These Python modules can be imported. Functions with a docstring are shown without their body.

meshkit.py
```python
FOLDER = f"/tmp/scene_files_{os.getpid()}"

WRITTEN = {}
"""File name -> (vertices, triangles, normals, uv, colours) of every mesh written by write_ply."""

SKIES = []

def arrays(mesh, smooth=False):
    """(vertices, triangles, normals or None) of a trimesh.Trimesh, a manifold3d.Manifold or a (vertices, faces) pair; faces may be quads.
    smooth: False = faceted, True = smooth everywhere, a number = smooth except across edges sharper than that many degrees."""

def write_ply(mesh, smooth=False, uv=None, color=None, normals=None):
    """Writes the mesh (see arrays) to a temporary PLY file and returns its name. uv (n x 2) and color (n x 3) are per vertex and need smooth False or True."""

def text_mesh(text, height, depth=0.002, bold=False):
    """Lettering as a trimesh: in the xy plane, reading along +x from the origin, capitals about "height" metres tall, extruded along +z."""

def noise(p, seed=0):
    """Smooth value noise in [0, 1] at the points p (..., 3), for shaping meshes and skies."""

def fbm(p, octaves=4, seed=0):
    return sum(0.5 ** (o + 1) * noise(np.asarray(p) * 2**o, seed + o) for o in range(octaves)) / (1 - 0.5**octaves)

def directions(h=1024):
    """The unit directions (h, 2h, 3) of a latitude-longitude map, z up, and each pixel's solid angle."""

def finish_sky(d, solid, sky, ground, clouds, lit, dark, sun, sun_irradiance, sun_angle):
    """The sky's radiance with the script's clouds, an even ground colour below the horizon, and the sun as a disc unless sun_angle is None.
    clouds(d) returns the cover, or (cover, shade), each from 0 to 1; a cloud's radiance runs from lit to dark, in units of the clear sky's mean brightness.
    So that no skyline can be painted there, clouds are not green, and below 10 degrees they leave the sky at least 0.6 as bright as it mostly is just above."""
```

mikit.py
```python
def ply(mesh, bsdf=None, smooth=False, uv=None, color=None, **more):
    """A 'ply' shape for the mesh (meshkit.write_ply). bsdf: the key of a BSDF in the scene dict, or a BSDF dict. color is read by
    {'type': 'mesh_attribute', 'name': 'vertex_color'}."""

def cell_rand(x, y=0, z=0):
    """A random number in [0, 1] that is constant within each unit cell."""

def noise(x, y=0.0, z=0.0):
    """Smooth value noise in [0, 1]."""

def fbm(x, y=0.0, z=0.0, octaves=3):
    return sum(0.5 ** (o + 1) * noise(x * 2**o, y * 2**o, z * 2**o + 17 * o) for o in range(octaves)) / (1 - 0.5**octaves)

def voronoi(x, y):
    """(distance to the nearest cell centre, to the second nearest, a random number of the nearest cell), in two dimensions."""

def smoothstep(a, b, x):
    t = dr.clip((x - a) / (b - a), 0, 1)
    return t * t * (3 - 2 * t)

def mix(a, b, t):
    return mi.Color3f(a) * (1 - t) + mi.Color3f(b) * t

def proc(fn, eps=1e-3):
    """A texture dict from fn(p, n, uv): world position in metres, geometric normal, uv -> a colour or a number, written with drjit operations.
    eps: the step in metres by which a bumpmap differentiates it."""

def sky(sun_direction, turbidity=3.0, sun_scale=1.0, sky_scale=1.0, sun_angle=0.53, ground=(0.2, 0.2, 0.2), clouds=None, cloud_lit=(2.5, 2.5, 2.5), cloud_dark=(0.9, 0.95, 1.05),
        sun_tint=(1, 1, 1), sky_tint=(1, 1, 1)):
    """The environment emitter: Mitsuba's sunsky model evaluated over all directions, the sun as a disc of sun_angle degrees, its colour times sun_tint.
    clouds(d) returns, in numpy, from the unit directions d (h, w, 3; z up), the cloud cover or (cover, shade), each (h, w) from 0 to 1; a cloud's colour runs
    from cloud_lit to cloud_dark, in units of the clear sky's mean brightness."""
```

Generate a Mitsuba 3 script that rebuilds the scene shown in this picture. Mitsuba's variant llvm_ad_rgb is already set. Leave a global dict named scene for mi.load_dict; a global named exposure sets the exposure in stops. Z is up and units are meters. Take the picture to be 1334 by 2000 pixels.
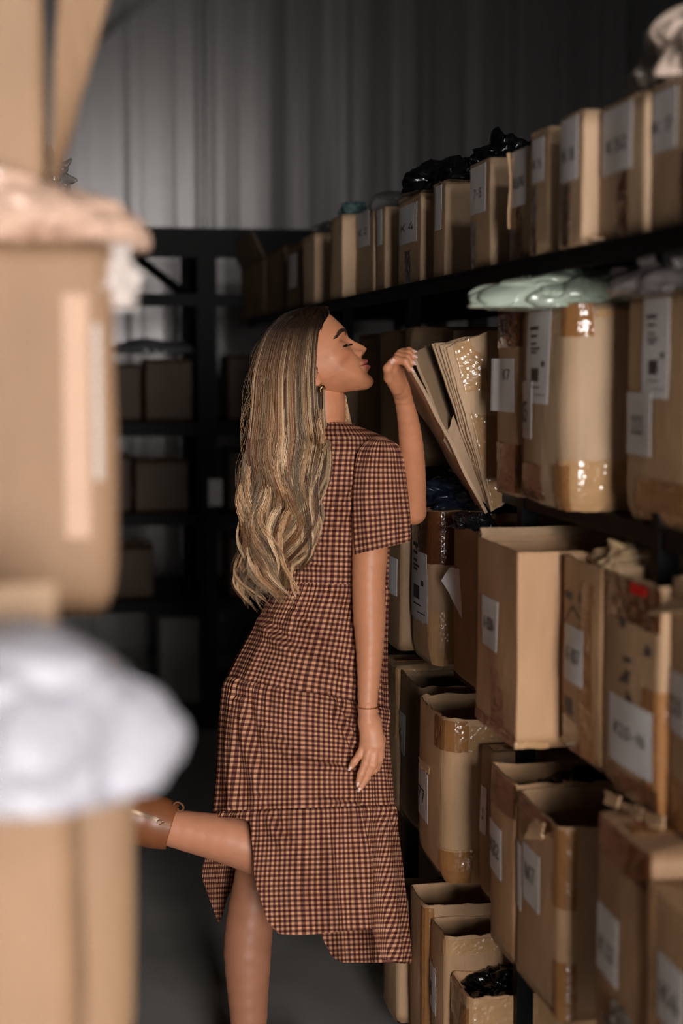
import math, random
import numpy as np, trimesh, mitsuba as mi, mikit, meshkit
import drjit as dr
from mikit import proc, smoothstep, mix
T = mi.ScalarTransform4f
scene, labels = {}, {}

# ------------------------------------------------------------------ camera, light, exposure
FPX, CAM_H = 3300.0, 1.66                      # focal length in pixels of the 1334 x 2000 frame, lens height
PITCH = math.atan(289 / FPX)
YAW = math.atan(592 / FPX * math.cos(PITCH))
R_ = np.array([math.cos(YAW), -math.sin(YAW), 0.0])
A_ = np.array([math.cos(PITCH) * math.sin(YAW), math.cos(PITCH) * math.cos(YAW), -math.sin(PITCH)])
U_ = np.cross(R_, A_)
EYE = np.array([0.0, 0.0, CAM_H])
FOCUS = 3.86
scene['camera'] = {'type': 'thinlens', 'fov': math.degrees(2 * math.atan(667 / FPX)), 'fov_axis': 'x',
                   'aperture_radius': 0.0150, 'focus_distance': FOCUS, 'near_clip': 0.05,
                   'to_world': T().look_at(origin=EYE.tolist(), target=(EYE + A_).tolist(), up=[0, 0, 1])}
exposure = 0.0
UNSEEN_LIGHT = 68.0                              # radiance of unseen panes behind the camera, placed to light the aisle
UNSEEN_DOOR = (-0.05, 0.98, 0.60, 2.60)                # x0, x1, z0, z1 of the unseen door panes
UNSEEN_WINDOW = (-3.30, -2.60, 1.00, 1.90)            # unseen window further left, placed to light the near carton fronts
UNSEEN_SKYLIGHT = (0.95, 1.65, 3.60, 4.10)            # unseen high window, placed to give the back wall its sheen

# authoring helpers: where the line of sight of a photo pixel meets a plane of the room
def ray(x, y): return A_ + R_ * (x - 667) / FPX - U_ * (y - 1000) / FPX
def at_d(x, y, d): return EYE + ray(x, y) * d
def at_X(x, y, X): r = ray(x, y); return EYE + r * (X / r[0])
def at_Y(x, y, Y): r = ray(x, y); return EYE + r * (Y / r[1])
def at_Z(x, y, Z): r = ray(x, y); return EYE + r * ((Z - CAM_H) / r[2])

def lin(r, g, b):
    c = np.array([r, g, b]) / 255.0
    return np.where(c < 0.04045, c / 12.92, ((c + 0.055) / 1.055) ** 2.4)

# ------------------------------------------------------------------ materials (each defined once)
VC = {'type': 'mesh_attribute', 'name': 'vertex_color'}
def pr(name, color, rough, spec=0.5, **kw):
    col = color if isinstance(color, dict) else {'type': 'rgb', 'value': [float(v) for v in color]}
    scene[name] = {'type': 'twosided', 'b': {'type': 'principled', 'base_color': col, 'roughness': rough, 'specular': spec, **kw}}
def flute(p, n, uv):
    return 0.00025 * dr.sin((p.x * 0.8 + p.y) * (2 * math.pi / 0.0075)) + 0.0012 * mikit.noise(p.x * 60, p.y * 60, p.z * 30)
scene['m_cardboard'] = {'type': 'twosided', 'b': {'type': 'bumpmap', 'tex': proc(flute, 5e-4), 'scale': 1.0,
                        'bsdf': {'type': 'principled', 'base_color': VC, 'roughness': 0.62, 'specular': 0.35}}}
def crinkle(p, n, uv):
    return 0.0022 * mikit.noise(p.x * 45 + p.y * 45, p.y * 20, p.z * 60) + 0.0012 * mikit.noise(p.x * 160, p.y * 160, p.z * 160)
scene['m_tape'] = {'type': 'twosided', 'b': {'type': 'bumpmap', 'tex': proc(crinkle, 8e-4), 'scale': 1.0,
                   'bsdf': {'type': 'principled', 'base_color': VC, 'roughness': 0.16, 'specular': 0.6}}}
pr('m_paper', VC, 0.6, 0.3)
pr('m_ink', (0.045, 0.04, 0.042), 0.6, 0.3)
pr('m_poly', VC, 0.17, 0.6)
pr('m_soft_poly', VC, 0.42, 0.4)
pr('m_steel', (0.0028, 0.0028, 0.003), 0.5, 0.08)
pr('m_black', (0.004, 0.004, 0.004), 0.5, 0.3)
scene['m_film'] = {'type': 'thindielectric'}
def floor_col(p, n, uv):
    v = mikit.fbm(p.x * 3, p.y * 3, 0.0, 4)
    return mix((0.19, 0.181, 0.168), (0.32, 0.305, 0.287), v)
scene['m_floor'] = {'type': 'twosided', 'b': {'type': 'principled', 'base_color': proc(floor_col), 'roughness': 0.5, 'specular': 0.4}}
def panel_bump(p, n, uv):
    return 0.0045 * mikit.noise(p.x * 7.0, p.z * 0.25, 3.0) + 0.0015 * mikit.noise(p.x * 23.0, p.z * 0.4, 9.0)
scene['m_panel'] = {'type': 'twosided', 'b': {'type': 'bumpmap', 'tex': proc(panel_bump, 4e-3), 'scale': 1.0,
                    'bsdf': {'type': 'principled', 'base_color': {'type': 'rgb', 'value': [0.095, 0.0915, 0.09]}, 'roughness': 0.27, 'specular': 0.5, 'metallic': 0.88}}}
pr('m_wall', (0.05, 0.049, 0.048), 0.7, 0.3)
pr('m_pane', (0.6, 0.6, 0.6), 0.4)

# ------------------------------------------------------------------ bookkeeping
def numbered(name):
    if not any(k == name or k.startswith(name + '__') for k in list(scene) + list(labels)): return name
    i = 1
    while any(k == f'{name}_{i:03d}' or k.startswith(f'{name}_{i:03d}__') for k in list(scene) + list(labels)): i += 1
    return f'{name}_{i:03d}'
def thing(name, label, cat, group=None):
    k = numbered(name); labels[k] = {'label': label, 'category': cat}
    if group: labels[k]['group'] = group
    return k
def part(parent, name, mesh, mat, label=None, **kw):
    k = numbered(parent + '__' + name); scene[k] = mikit.ply(mesh, mat, **kw)
    if label: labels[k] = {'label': label}
    return k
def single(name, label, cat, mesh, mat, group=None, **kw):
    k = thing(name, label, cat, group); scene[k] = mikit.ply(mesh, mat, **kw); return k
def struct(name, mesh, mat, label=None, **kw):
    scene[name] = mikit.ply(mesh, mat, **kw); labels[name] = {'kind': 'structure'}
    if label: labels[name]['label'] = label
def box(x0, x1, y0, y1, z0, z1):
    return trimesh.creation.box(bounds=[[min(x0, x1), min(y0, y1), min(z0, z1)], [max(x0, x1), max(y0, y1), max(z0, z1)]])
def cat_(*ms): return trimesh.util.concatenate(list(ms))
def grid_faces(nr, nc, wrap=False):
    r, c = np.meshgrid(np.arange(nr - 1), np.arange(nc if wrap else nc - 1), indexing='ij')
    c1 = (c + 1) % nc
    a, b, d, e = r * nc + c, r * nc + c1, (r + 1) * nc + c1, (r + 1) * nc + c
    return np.vstack([np.stack([a, b, d], -1).reshape(-1, 3), np.stack([a, d, e], -1).reshape(-1, 3)])
def tube(pts, rad, n=8, cap=True):
    pts = np.asarray(pts, float); m = len(pts); rad = np.broadcast_to(rad, m)
    t = np.gradient(pts, axis=0); t /= np.linalg.norm(t, axis=1, keepdims=True) + 1e-12
    u = np.cross(t[0], [0.3, 0.2, 0.93]); u /= np.linalg.norm(u); us = []
    for k in range(m):
        u = u - t[k] * (u @ t[k]); u /= np.linalg.norm(u); us.append(u)
    us = np.array(us); w = np.cross(t, us); a = np.arange(n) * 2 * math.pi / n
    v = pts[:, None] + rad[:, None, None] * (np.cos(a)[None, :, None] * us[:, None] + np.sin(a)[None, :, None] * w[:, None])
    v = v.reshape(-1, 3); f = grid_faces(m, n, True)
    if cap:
        v = np.vstack([v, pts[:1], pts[-1:]]); i = np.arange(n); j = (i + 1) % n
        f = np.vstack([f, np.stack([j, i, i * 0 + m * n], 1), np.stack([i + (m - 1) * n, j + (m - 1) * n, i * 0 + m * n + 1], 1)])
    return trimesh.Trimesh(v, f, process=False)
def spline(pts, n):
    from scipy.interpolate import CubicSpline
    pts = np.asarray(pts, float); d = np.r_[0, np.cumsum(np.linalg.norm(np.diff(pts, axis=0), axis=1))]
    return CubicSpline(d / d[-1], pts)(np.linspace(0, 1, n))

# ------------------------------------------------------------------ the room
RX0, RX1, RY0, RY1, RZ = -4.0, 3.4, -3.2, 9.6, 4.6
struct('floor', box(RX0, RX1, RY0, RY1, -0.1, 0.0), 'm_floor', 'grey concrete floor')
struct('ceiling', box(RX0, RX1, RY0, RY1, RZ, RZ + 0.1), 'm_wall')
struct('wall_left', box(RX0 - 0.1, RX0, RY0, RY1, 0, RZ), 'm_wall')
struct('wall_right', box(RX1, RX1 + 0.1, RY0, RY1, 0, RZ), 'm_wall')
struct('wall_back', box(RX0, RX1, RY1, RY1 + 0.1, 0, RZ), 'm_wall', 'dark grey back wall clad in tall metal panels')
for k in range(6):                              # tall sandwich panels of the back wall, each proud of the joint beside it
    w = (RX1 - RX0) / 6; x = RX0 + k * w
    scene[numbered('wall_back__panel')] = mikit.ply(box(x + 0.008, x + w - 0.008, RY1 - 0.03, RY1 - 0.001, 0, RZ), 'm_panel')
def lit_opening(key, x0, x1, z0, z1, nx, nz, kind, level=1.0):
    labels[key] = {'kind': 'structure', 'label': kind}
    y = RY0
    scene[key + '__frame'] = mikit.ply(cat_(box(x0 - .06, x0, y - .05, y + .03, z0 - .06, z1 + .06), box(x1, x1 + .06, y - .05, y + .03, z0 - .06, z1 + .06),
        box(x0, x1, y - .05, y + .03, z1, z1 + .06), box(x0, x1, y - .05, y + .03, z0 - .06, z0)), 'm_steel')
    for k in range(nz):
        for j in range(nx):
            xa, xb = x0 + (x1 - x0) * j / nx + .03, x0 + (x1 - x0) * (j + 1) / nx - .03
            za, zb = z0 + (z1 - z0) * k / nz + .03, z0 + (z1 - z0) * (k + 1) / nz - .03
            v = np.array([[xa, y - .02, za], [xb, y - .02, za], [xb, y - .02, zb], [xa, y - .02, zb]])
            kk = numbered(key + '__pane')
            scene[kk] = mikit.ply((v, np.array([[0, 2, 1], [0, 3, 2]])), 'm_pane')
            scene[kk]['emitter'] = {'type': 'area', 'radiance': {'type': 'rgb', 'value': [UNSEEN_LIGHT * level, UNSEEN_LIGHT * level * 0.955, UNSEEN_LIGHT * level * 0.925]}}
    for k in range(1, nz): scene[numbered(key + '__rail')] = mikit.ply(box(x0, x1, y - .03, y + .01, z0 + (z1 - z0) * k / nz - .03, z0 + (z1 - z0) * k / nz + .03), 'm_steel')
    for j in range(1, nx): scene[numbered(key + '__mullion')] = mikit.ply(box(x0 + (x1 - x0) * j / nx - .03, x0 + (x1 - x0) * j / nx + .03, y - .03, y + .01, z0, z1), 'm_steel')
(dx0, dx1, dz0, dz1), (wx0, wx1, wz0, wz1), (sx0, sx1, sz0, sz1) = UNSEEN_DOOR, UNSEEN_WINDOW, UNSEEN_SKYLIGHT
Y_ = (RY0 - 0.1, RY0)
struct('wall_front', cat_(box(RX0, wx0, *Y_, 0, RZ), box(wx0, wx1, *Y_, 0, wz0), box(wx0, wx1, *Y_, wz1, RZ), box(wx1, dx0, *Y_, 0, RZ),
       box(dx0, dx1, *Y_, 0, dz0), box(dx0, sx0, *Y_, dz1, RZ), box(dx1, sx1, *Y_, 0, sz0), box(sx0, dx1, *Y_, dz1, sz0), box(sx0, sx1, *Y_, sz1, RZ), box(sx1, RX1, *Y_, 0, RZ)), 'm_wall')
lit_opening('unseen_door_1', *UNSEEN_DOOR, 2, 4, 'unseen door behind the camera, placed to light the aisle')
lit_opening('unseen_window_1', *UNSEEN_WINDOW, 2, 2, 'unseen window beside the door, lighting the near carton fronts', .09)
lit_opening('unseen_window_2', *UNSEEN_SKYLIGHT, 2, 1, 'unseen high window over the door, lighting the back wall panels')

# ------------------------------------------------------------------ shelving runs
DECKS = [0.08, 0.53, 0.97, 1.40, 1.85]
def shelving(label, xf, xb, ys, decks, brace=True, lip=0.035, pw=0.035, top_out=0.0):
    k = thing('steel_shelving', label, 'shelf')
    sgn = 1 if xb > xf else -1
    for y in ys:
        for x in (xf, xb):
            part(k, 'post', cat_(box(x, x + sgn * 0.003, y, y + pw, 0, decks[-1]), box(x, x + sgn * pw, y, y + 0.003, 0, decks[-1])), 'm_steel')
    for z in decks:
        xd = xf - (top_out if z == decks[-1] else 0)
        for a, b in zip(ys[:-1], ys[1:]):
            m = [box(xd, xb, a + .004, b - .004, z - 0.006, z), box(xd + sgn * .004, xd + sgn * .007, a + .004, b - .004, z - lip, z - 0.006), box(xb - sgn * .007, xb - sgn * .004, a + .004, b - .004, z - lip, z - 0.006)]
            part(k, 'deck', cat_(*m), 'm_steel')
    return k
shelving('long run of black steel shelving full of boxes along the right of the aisle', 0.97, 1.50, [1.45, 2.55, 3.33, 4.42, 5.40, 6.30, 7.10], DECKS, top_out=.108)
shelving('black steel shelving along the left of the aisle behind the blurred boxes', -0.10, -0.55, [1.38, 2.30, 3.30, 4.30, 5.30, 6.3], DECKS)
# ------------------------------------------------------------------ cartons
class Carton:
    """A cardboard box: rounded corners, bulging walls, open or closed top. s runs round the walls: aisle face (far to near), near face, back face, far face."""
    def __init__(self, x0, x1, y0, y1, z, h, seed, bulge=0.006, rnd=0.010, rot=0.0, crush=0.0):
        self.h, self.z, self.seed, self.bulge, self.crush = h, z, seed, bulge, crush
        wy, dx = y1 - y0, x1 - x0
        self.wy, self.dx = wy, dx
        r = min(rnd, wy * .3, dx * .3)
        cs = [((x0, y1), (x0, y0)), ((x0, y0), (x1, y0)), ((x1, y0), (x1, y1)), ((x1, y1), (x0, y1))]
        P, N, S, L = [], [], [], [wy, dx, wy, dx]
        s0 = 0.0
        for k, (a, b) in enumerate(cs):
            a, b = np.array(a), np.array(b); t = (b - a) / np.linalg.norm(b - a); n = np.array([-t[1], t[0]]) * -1
            n = -n if ((a + b) / 2 - np.array([(x0 + x1) / 2, (y0 + y1) / 2])) @ n < 0 else n
            m = max(2, int(L[k] / (0.014 if k < 2 else 0.04)))
            for q in np.linspace(r, L[k] - r, m):
                P.append(a + t * q); N.append(n); S.append(s0 + q)
            nt = np.array([n, t]); c = b - t * r - n * r
            for q in (0.25, 0.5, 0.75):
                ang = q * math.pi / 2; nn = n * math.cos(ang) + t * math.sin(ang)
                P.append(c + nn * r); N.append(nn); S.append(s0 + L[k] - r + 2 * r * q)
            s0 += L[k]
        P, N = np.array(P), np.array(N)
        self.total = s0
        if rot:
            cr, sr = math.cos(rot), math.sin(rot); M = np.array([[cr, -sr], [sr, cr]]); o = np.array([x0, y0])
            P = (P - o) @ M.T + o; N = N @ M.T
        self.S = np.array(S + [s0 + S[0]]); self.P = np.vstack([P, P[:1]]); self.N = np.vstack([N, N[:1]])
        self.cen = P.mean(0)
    def surf(self, s, zl, off=0.0):
        s, zl = np.broadcast_arrays(np.asarray(s, float), np.asarray(zl, float))
        sm = np.mod(s - self.S[0], self.total) + self.S[0]
        p = np.stack([np.interp(sm, self.S, self.P[:, k]) for k in (0, 1)], -1)
        n = np.stack([np.interp(sm, self.S, self.N[:, k]) for k in (0, 1)], -1)
        n /= np.linalg.norm(n, axis=-1, keepdims=True)
        st = np.mod(s, self.total)
        e = np.array([0, self.wy, self.wy + self.dx, 2 * self.wy + self.dx, self.total])
        k = np.clip(np.searchsorted(e, st, 'right') - 1, 0, 3)
        fs = (st - e[k]) / (e[k + 1] - e[k]); fz = np.clip(zl / self.h, 0, 1)
        q3 = np.stack([p[..., 0] * 9, p[..., 1] * 9, (zl + self.z) * 9], -1)
        d = self.bulge * np.sin(math.pi * fs) * np.sin(math.pi * (0.15 + fz * 0.75)) + (meshkit.noise(q3, self.seed) - 0.5) * 0.0045
        d = d - self.crush * np.clip(1 - fz / 0.12, 0, 1) ** 2 + off
        return np.concatenate([p + n * d[..., None], (zl + self.z)[..., None]], -1)
    def patch(self, s0, s1, z0, z1, off, jag=0.0, slant=0.0, th=0.0006, ns=None, nz=None, seed=0, curl=0.0):
        """A thin sheet that follows the wall: a label or a strip of tape."""
        ns = ns or max(2, int(abs(s1 - s0) / 0.010) + 1); nz = nz or max(2, int(abs(z1 - z0) / 0.014) + 1)
        a, b = np.meshgrid(np.linspace(0, 1, ns), np.linspace(0, 1, nz), indexing='xy')
        s = s0 + a * (s1 - s0); z = z0 + b * (z1 - z0) + slant * (a - 0.5)
        if jag:
            j = meshkit.noise(np.stack([s * 70, z * 70, s * 0 + seed], -1), seed) - 0.5
            s = s + jag * j * ((a == 0) | (a == 1)); z = z + jag * j * ((b == 0) | (b == 1))
        c = curl * np.clip(1 - a / 0.35, 0, 1) ** 2
        up, dn = self.surf(s, z, off + th + c), self.surf(s, z, off + c)
        v = np.vstack([up.reshape(-1, 3), dn.reshape(-1, 3)]); f = grid_faces(nz, ns); n = nz * ns
        idx = np.arange(n).reshape(nz, ns); ring = np.r_[idx[0], idx[1:, -1], idx[-1, -2::-1], idx[-2:0:-1, 0]]; r2 = np.roll(ring, -1)
        side = np.vstack([np.stack([ring, ring + n, r2 + n], 1), np.stack([ring, r2 + n, r2], 1)])
        return trimesh.Trimesh(v, np.vstack([f, f[:, ::-1] + n, side]), process=False)
    def walls(self, opn, jag, wt=0.005):
        S = self.S[:-1]; nz = max(5, int(self.h / 0.022)); zz = np.linspace(0, 1, nz)
        a, b = np.meshgrid(S, zz, indexing='xy')
        top = self.h + (meshkit.noise(np.stack([S * 60, S * 0, S * 0 + 3], -1), self.seed) - 0.5) * 1.3 * jag + (meshkit.noise(np.stack([S * 9, S * 0, S * 0 + 8], -1), self.seed + 4) - 0.5) * 0.7 * jag
        z = b * top[None]
        z[0] = 0
        out = self.surf(a, z); m = len(S)
        v = [out.reshape(-1, 3)]; f = [grid_faces(nz, m, True)]; n0 = nz * m
        ci = np.arange(m); cj = (ci + 1) % m
        # bottom
        v.append(np.array([[*self.cen, self.z]])); f.append(np.stack([cj, ci, ci * 0 + n0], 1)); n0 += 1
        rows = (nz - 1) * m
        if opn:
            inn = self.surf(a, np.maximum(z, 0.004), -wt)
            v.append(inn.reshape(-1, 3)); f.append(grid_faces(nz, m, True)[:, ::-1] + n0)
            f.append(np.vstack([np.stack([rows + ci, rows + cj, n0 + rows + cj], 1), np.stack([rows + ci, n0 + rows + cj, n0 + rows + ci], 1)]))
            n1 = n0 + nz * m
            v.append(np.array([[*self.cen, self.z + 0.004]])); f.append(np.stack([ci + n0, cj + n0, ci * 0 + n1], 1))
        else:
            v.append(np.array([[*self.cen, self.z + self.h + 0.002]])); f.append(np.stack([rows + ci, rows + cj, ci * 0 + n0], 1))
        return trimesh.Trimesh(np.vstack(v), np.vstack(f), process=False)

KRAFT = np.array([0.47, 0.312, 0.190])
def card_color(v, tint, seed):
    q = np.asarray(v) * np.array([14, 14, 5.0]); s = meshkit.fbm(q, 3, seed)
    fine = meshkit.noise(np.asarray(v) * np.array([160, 160, 12.0]), seed + 1)
    return np.clip(np.asarray(tint) * (0.78 + 0.36 * s + 0.10 * (fine - 0.5))[:, None], 0, 1)
def flat_color(v, c, seed=0, amp=0.12):
    return np.clip(np.asarray(c) * (1 - amp / 2 + amp * meshkit.fbm(np.asarray(v) * 40, 2, seed))[:, None], 0, 1)

PAPER = lin(205, 200, 198); TAPE = lin(144, 100, 60); CLEAR = lin(176, 138, 98); DARKTAPE = lin(88, 52, 28)
SEED = [10]
def text_on(c, txt, s0, z0, height, off, width=None, squeeze=1.0, rotated=False, bold=False):
    m = meshkit.text_mesh(txt, height, 0.0004, bold=bold); v = np.array(m.vertices)
    w = v[:, 0].max(); k = (width / w) if width else squeeze
    if rotated: s, z = s0 - v[:, 1], z0 + v[:, 0] * k
    else: s, z = s0 + v[:, 0] * k, z0 + v[:, 1]
    p = c.surf(s, z, 0.0)
    nx = c.surf(s, z, 0.01) - p; nx /= np.linalg.norm(nx, axis=1, keepdims=True)
    return trimesh.Trimesh(p + nx * (off + v[:, 2:3]), m.faces, process=False)

def carton(label, N=None, xf=None, yt=None, z=0.0, dx=0.42, opn=False, tint=(1, 1, 1), bulge=0.006, rnd=0.010, jag=0.0015, crush=0.0, rot=0.0,
           world=None, lbls=(), tapes=(), flaps=(), group=None, name='cardboard_box', dz=0.001, clip_y=None):
    SEED[0] += 7; seed = SEED[0]
    if world is None:
        P = at_Z(N[0], N[1], z); X0, Y0 = P[0], P[1]
        Y1 = at_X(xf, (N[1] + yt) / 2, X0)[1]; h = at_X(N[0], yt, X0)[2] - z
        if clip_y: Y1 = min(Y1, clip_y)
        x0, x1, y0, y1 = X0, X0 + dx, Y0, Y1
    else: x0, x1, y0, y1, z, h = world
    c = Carton(x0, x1, y0, y1, z + dz, h - dz, seed, bulge, rnd, rot, crush)
    c.x0, c.y0, c.y1, c.x1 = x0, y0, y1, x1
    k = thing(name, label, 'box', group); c.key = k
    m = c.walls(opn, jag if opn else 0.0004)
    tint = KRAFT * np.asarray(tint)
    part(k, 'body', m, 'm_cardboard', smooth=True, color=card_color(m.vertices, tint, seed))
    if not opn:     # the two lid flaps meet in a taped seam
        cx, cy = (x0 + x1) / 2, (y0 + y1) / 2
        tp = box(x0 + .01, x1 - .01, cy - .024, cy + .024, c.z + c.h + .0022, c.z + c.h + .0032)
        if not rot: part(k, 'tape', tp, 'm_tape', color=flat_color(tp.vertices, TAPE))
    def S(px, py): return c.y1 - at_X(px, py, c.x0)[1]
    def Zl(px, py): return at_X(px, py, c.x0)[2] - c.z
    for L in lbls:                                # (x0, x1, y at top left, y at top right, y at bottom right, text, options)
        xa, xb, yl, yr, yb = L[:5]; txt = L[5] if len(L) > 5 else None; o = L[6] if len(L) > 6 else {}
        if o.get('near'):
            sa = c.wy + at_Y(xa, yl, c.y0)[0] - c.x0; sb = c.wy + at_Y(xb, yr, c.y0)[0] - c.x0; zt = at_Y(xb, yr, c.y0)[2] - c.z; zb = at_Y(xb, yb, c.y0)[2] - c.z
        else:
            sa, sb, zt, zb = S(xa, yl), S(xb, yr), Zl(xb, yr), Zl(xb, yb)
        mm = c.patch(sa, sb, zb, zt, 0.0012 + o.get('lift', 0), jag=o.get('jag', 0.0), curl=o.get('curl', 0.0), seed=seed)
        lk = part(k, o.get('name', 'label'), mm, 'm_paper', o.get('label', 'white paper label' if txt else None), color=flat_color(mm.vertices, o.get('color', PAPER), seed))
        if txt:
            hgt = o.get('hgt', 0.28) * (zt - zb); w = (sb - sa) * o.get('tw', 0.72)
            t = text_on(c, txt, sa + (sb - sa) * o.get('tx', 0.14), zb + (zt - zb) * o.get('ty', 0.3), hgt, 0.0022 + o.get('lift', 0), w, bold=o.get('bold', False))
            part(lk, 'lettering', t, 'm_ink')
        for q in o.get('marks', ()):              # printed blocks and bars, as fractions of the label
            mk = c.patch(sa + (sb - sa) * q[0], sa + (sb - sa) * q[1], zb + (zt - zb) * q[2], zb + (zt - zb) * q[3], 0.0021, th=0.0003)
            part(lk, 'print', mk, 'm_ink')
    for ti, t in enumerate(tapes):                               # (s0, s1, z0, z1 as fractions of wy beyond the near corner / height, colour)
        s0, s1, za, zb = c.wy + t[0], c.wy + t[1], t[2] * c.h, t[3] * c.h
        mm = c.patch(s0, s1, za, zb, 0.0006 + 0.0006 * ti, jag=0.004, seed=seed + len(t), th=0.0004)
        part(k, 'tape', mm, 'm_tape', color=flat_color(mm.vertices, t[4] if len(t) > 4 else TAPE, seed, 0.25))
    return c

def flap(c, quad, tint=(1, 1, 1), th=0.004, jag=0.003, name='flap', n=16):
    """A sheet of board with four corners (in order), given its own thickness and a slightly ragged outline."""
    SEED[0] += 3
    q = np.asarray(quad, float); a, b = np.meshgrid(np.linspace(0, 1, n), np.linspace(0, 1, n), indexing='xy')
    p = (q[0] * ((1 - a) * (1 - b))[..., None] + q[1] * (a * (1 - b))[..., None] + q[2] * (a * b)[..., None] + q[3] * ((1 - a) * b)[..., None])
    nr = np.cross(q[1] - q[0], q[3] - q[0]); nr /= np.linalg.norm(nr)
    j = meshkit.noise(p * 70, SEED[0]) - 0.5; edge = ((a == 0) | (a == 1) | (b == 0) | (b == 1))
    cen = q.mean(0); dirs = p - cen; dirs /= np.linalg.norm(dirs, axis=-1, keepdims=True)
    p = p + dirs * (jag * 2 * j * edge)[..., None] + nr * ((meshkit.noise(p * 14, SEED[0] + 1) - .5) * 0.008)[..., None]
    v = np.vstack([(p + nr * th / 2).reshape(-1, 3), (p - nr * th / 2).reshape(-1, 3)]); f = grid_faces(n, n); m = n * n
    idx = np.arange(m).reshape(n, n); ring = np.r_[idx[0], idx[1:, -1], idx[-1, -2::-1], idx[-2:0:-1, 0]]; r2 = np.roll(ring, -1)
    mesh = trimesh.Trimesh(v, np.vstack([f, f[:, ::-1] + m, np.stack([ring, ring + m, r2 + m], 1), np.stack([ring, r2 + m, r2], 1)]), process=False)
    if c is None: return mesh
    return part(c.key, name, mesh, 'm_cardboard', color=card_color(mesh.vertices, KRAFT * np.asarray(tint), SEED[0]))

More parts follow.
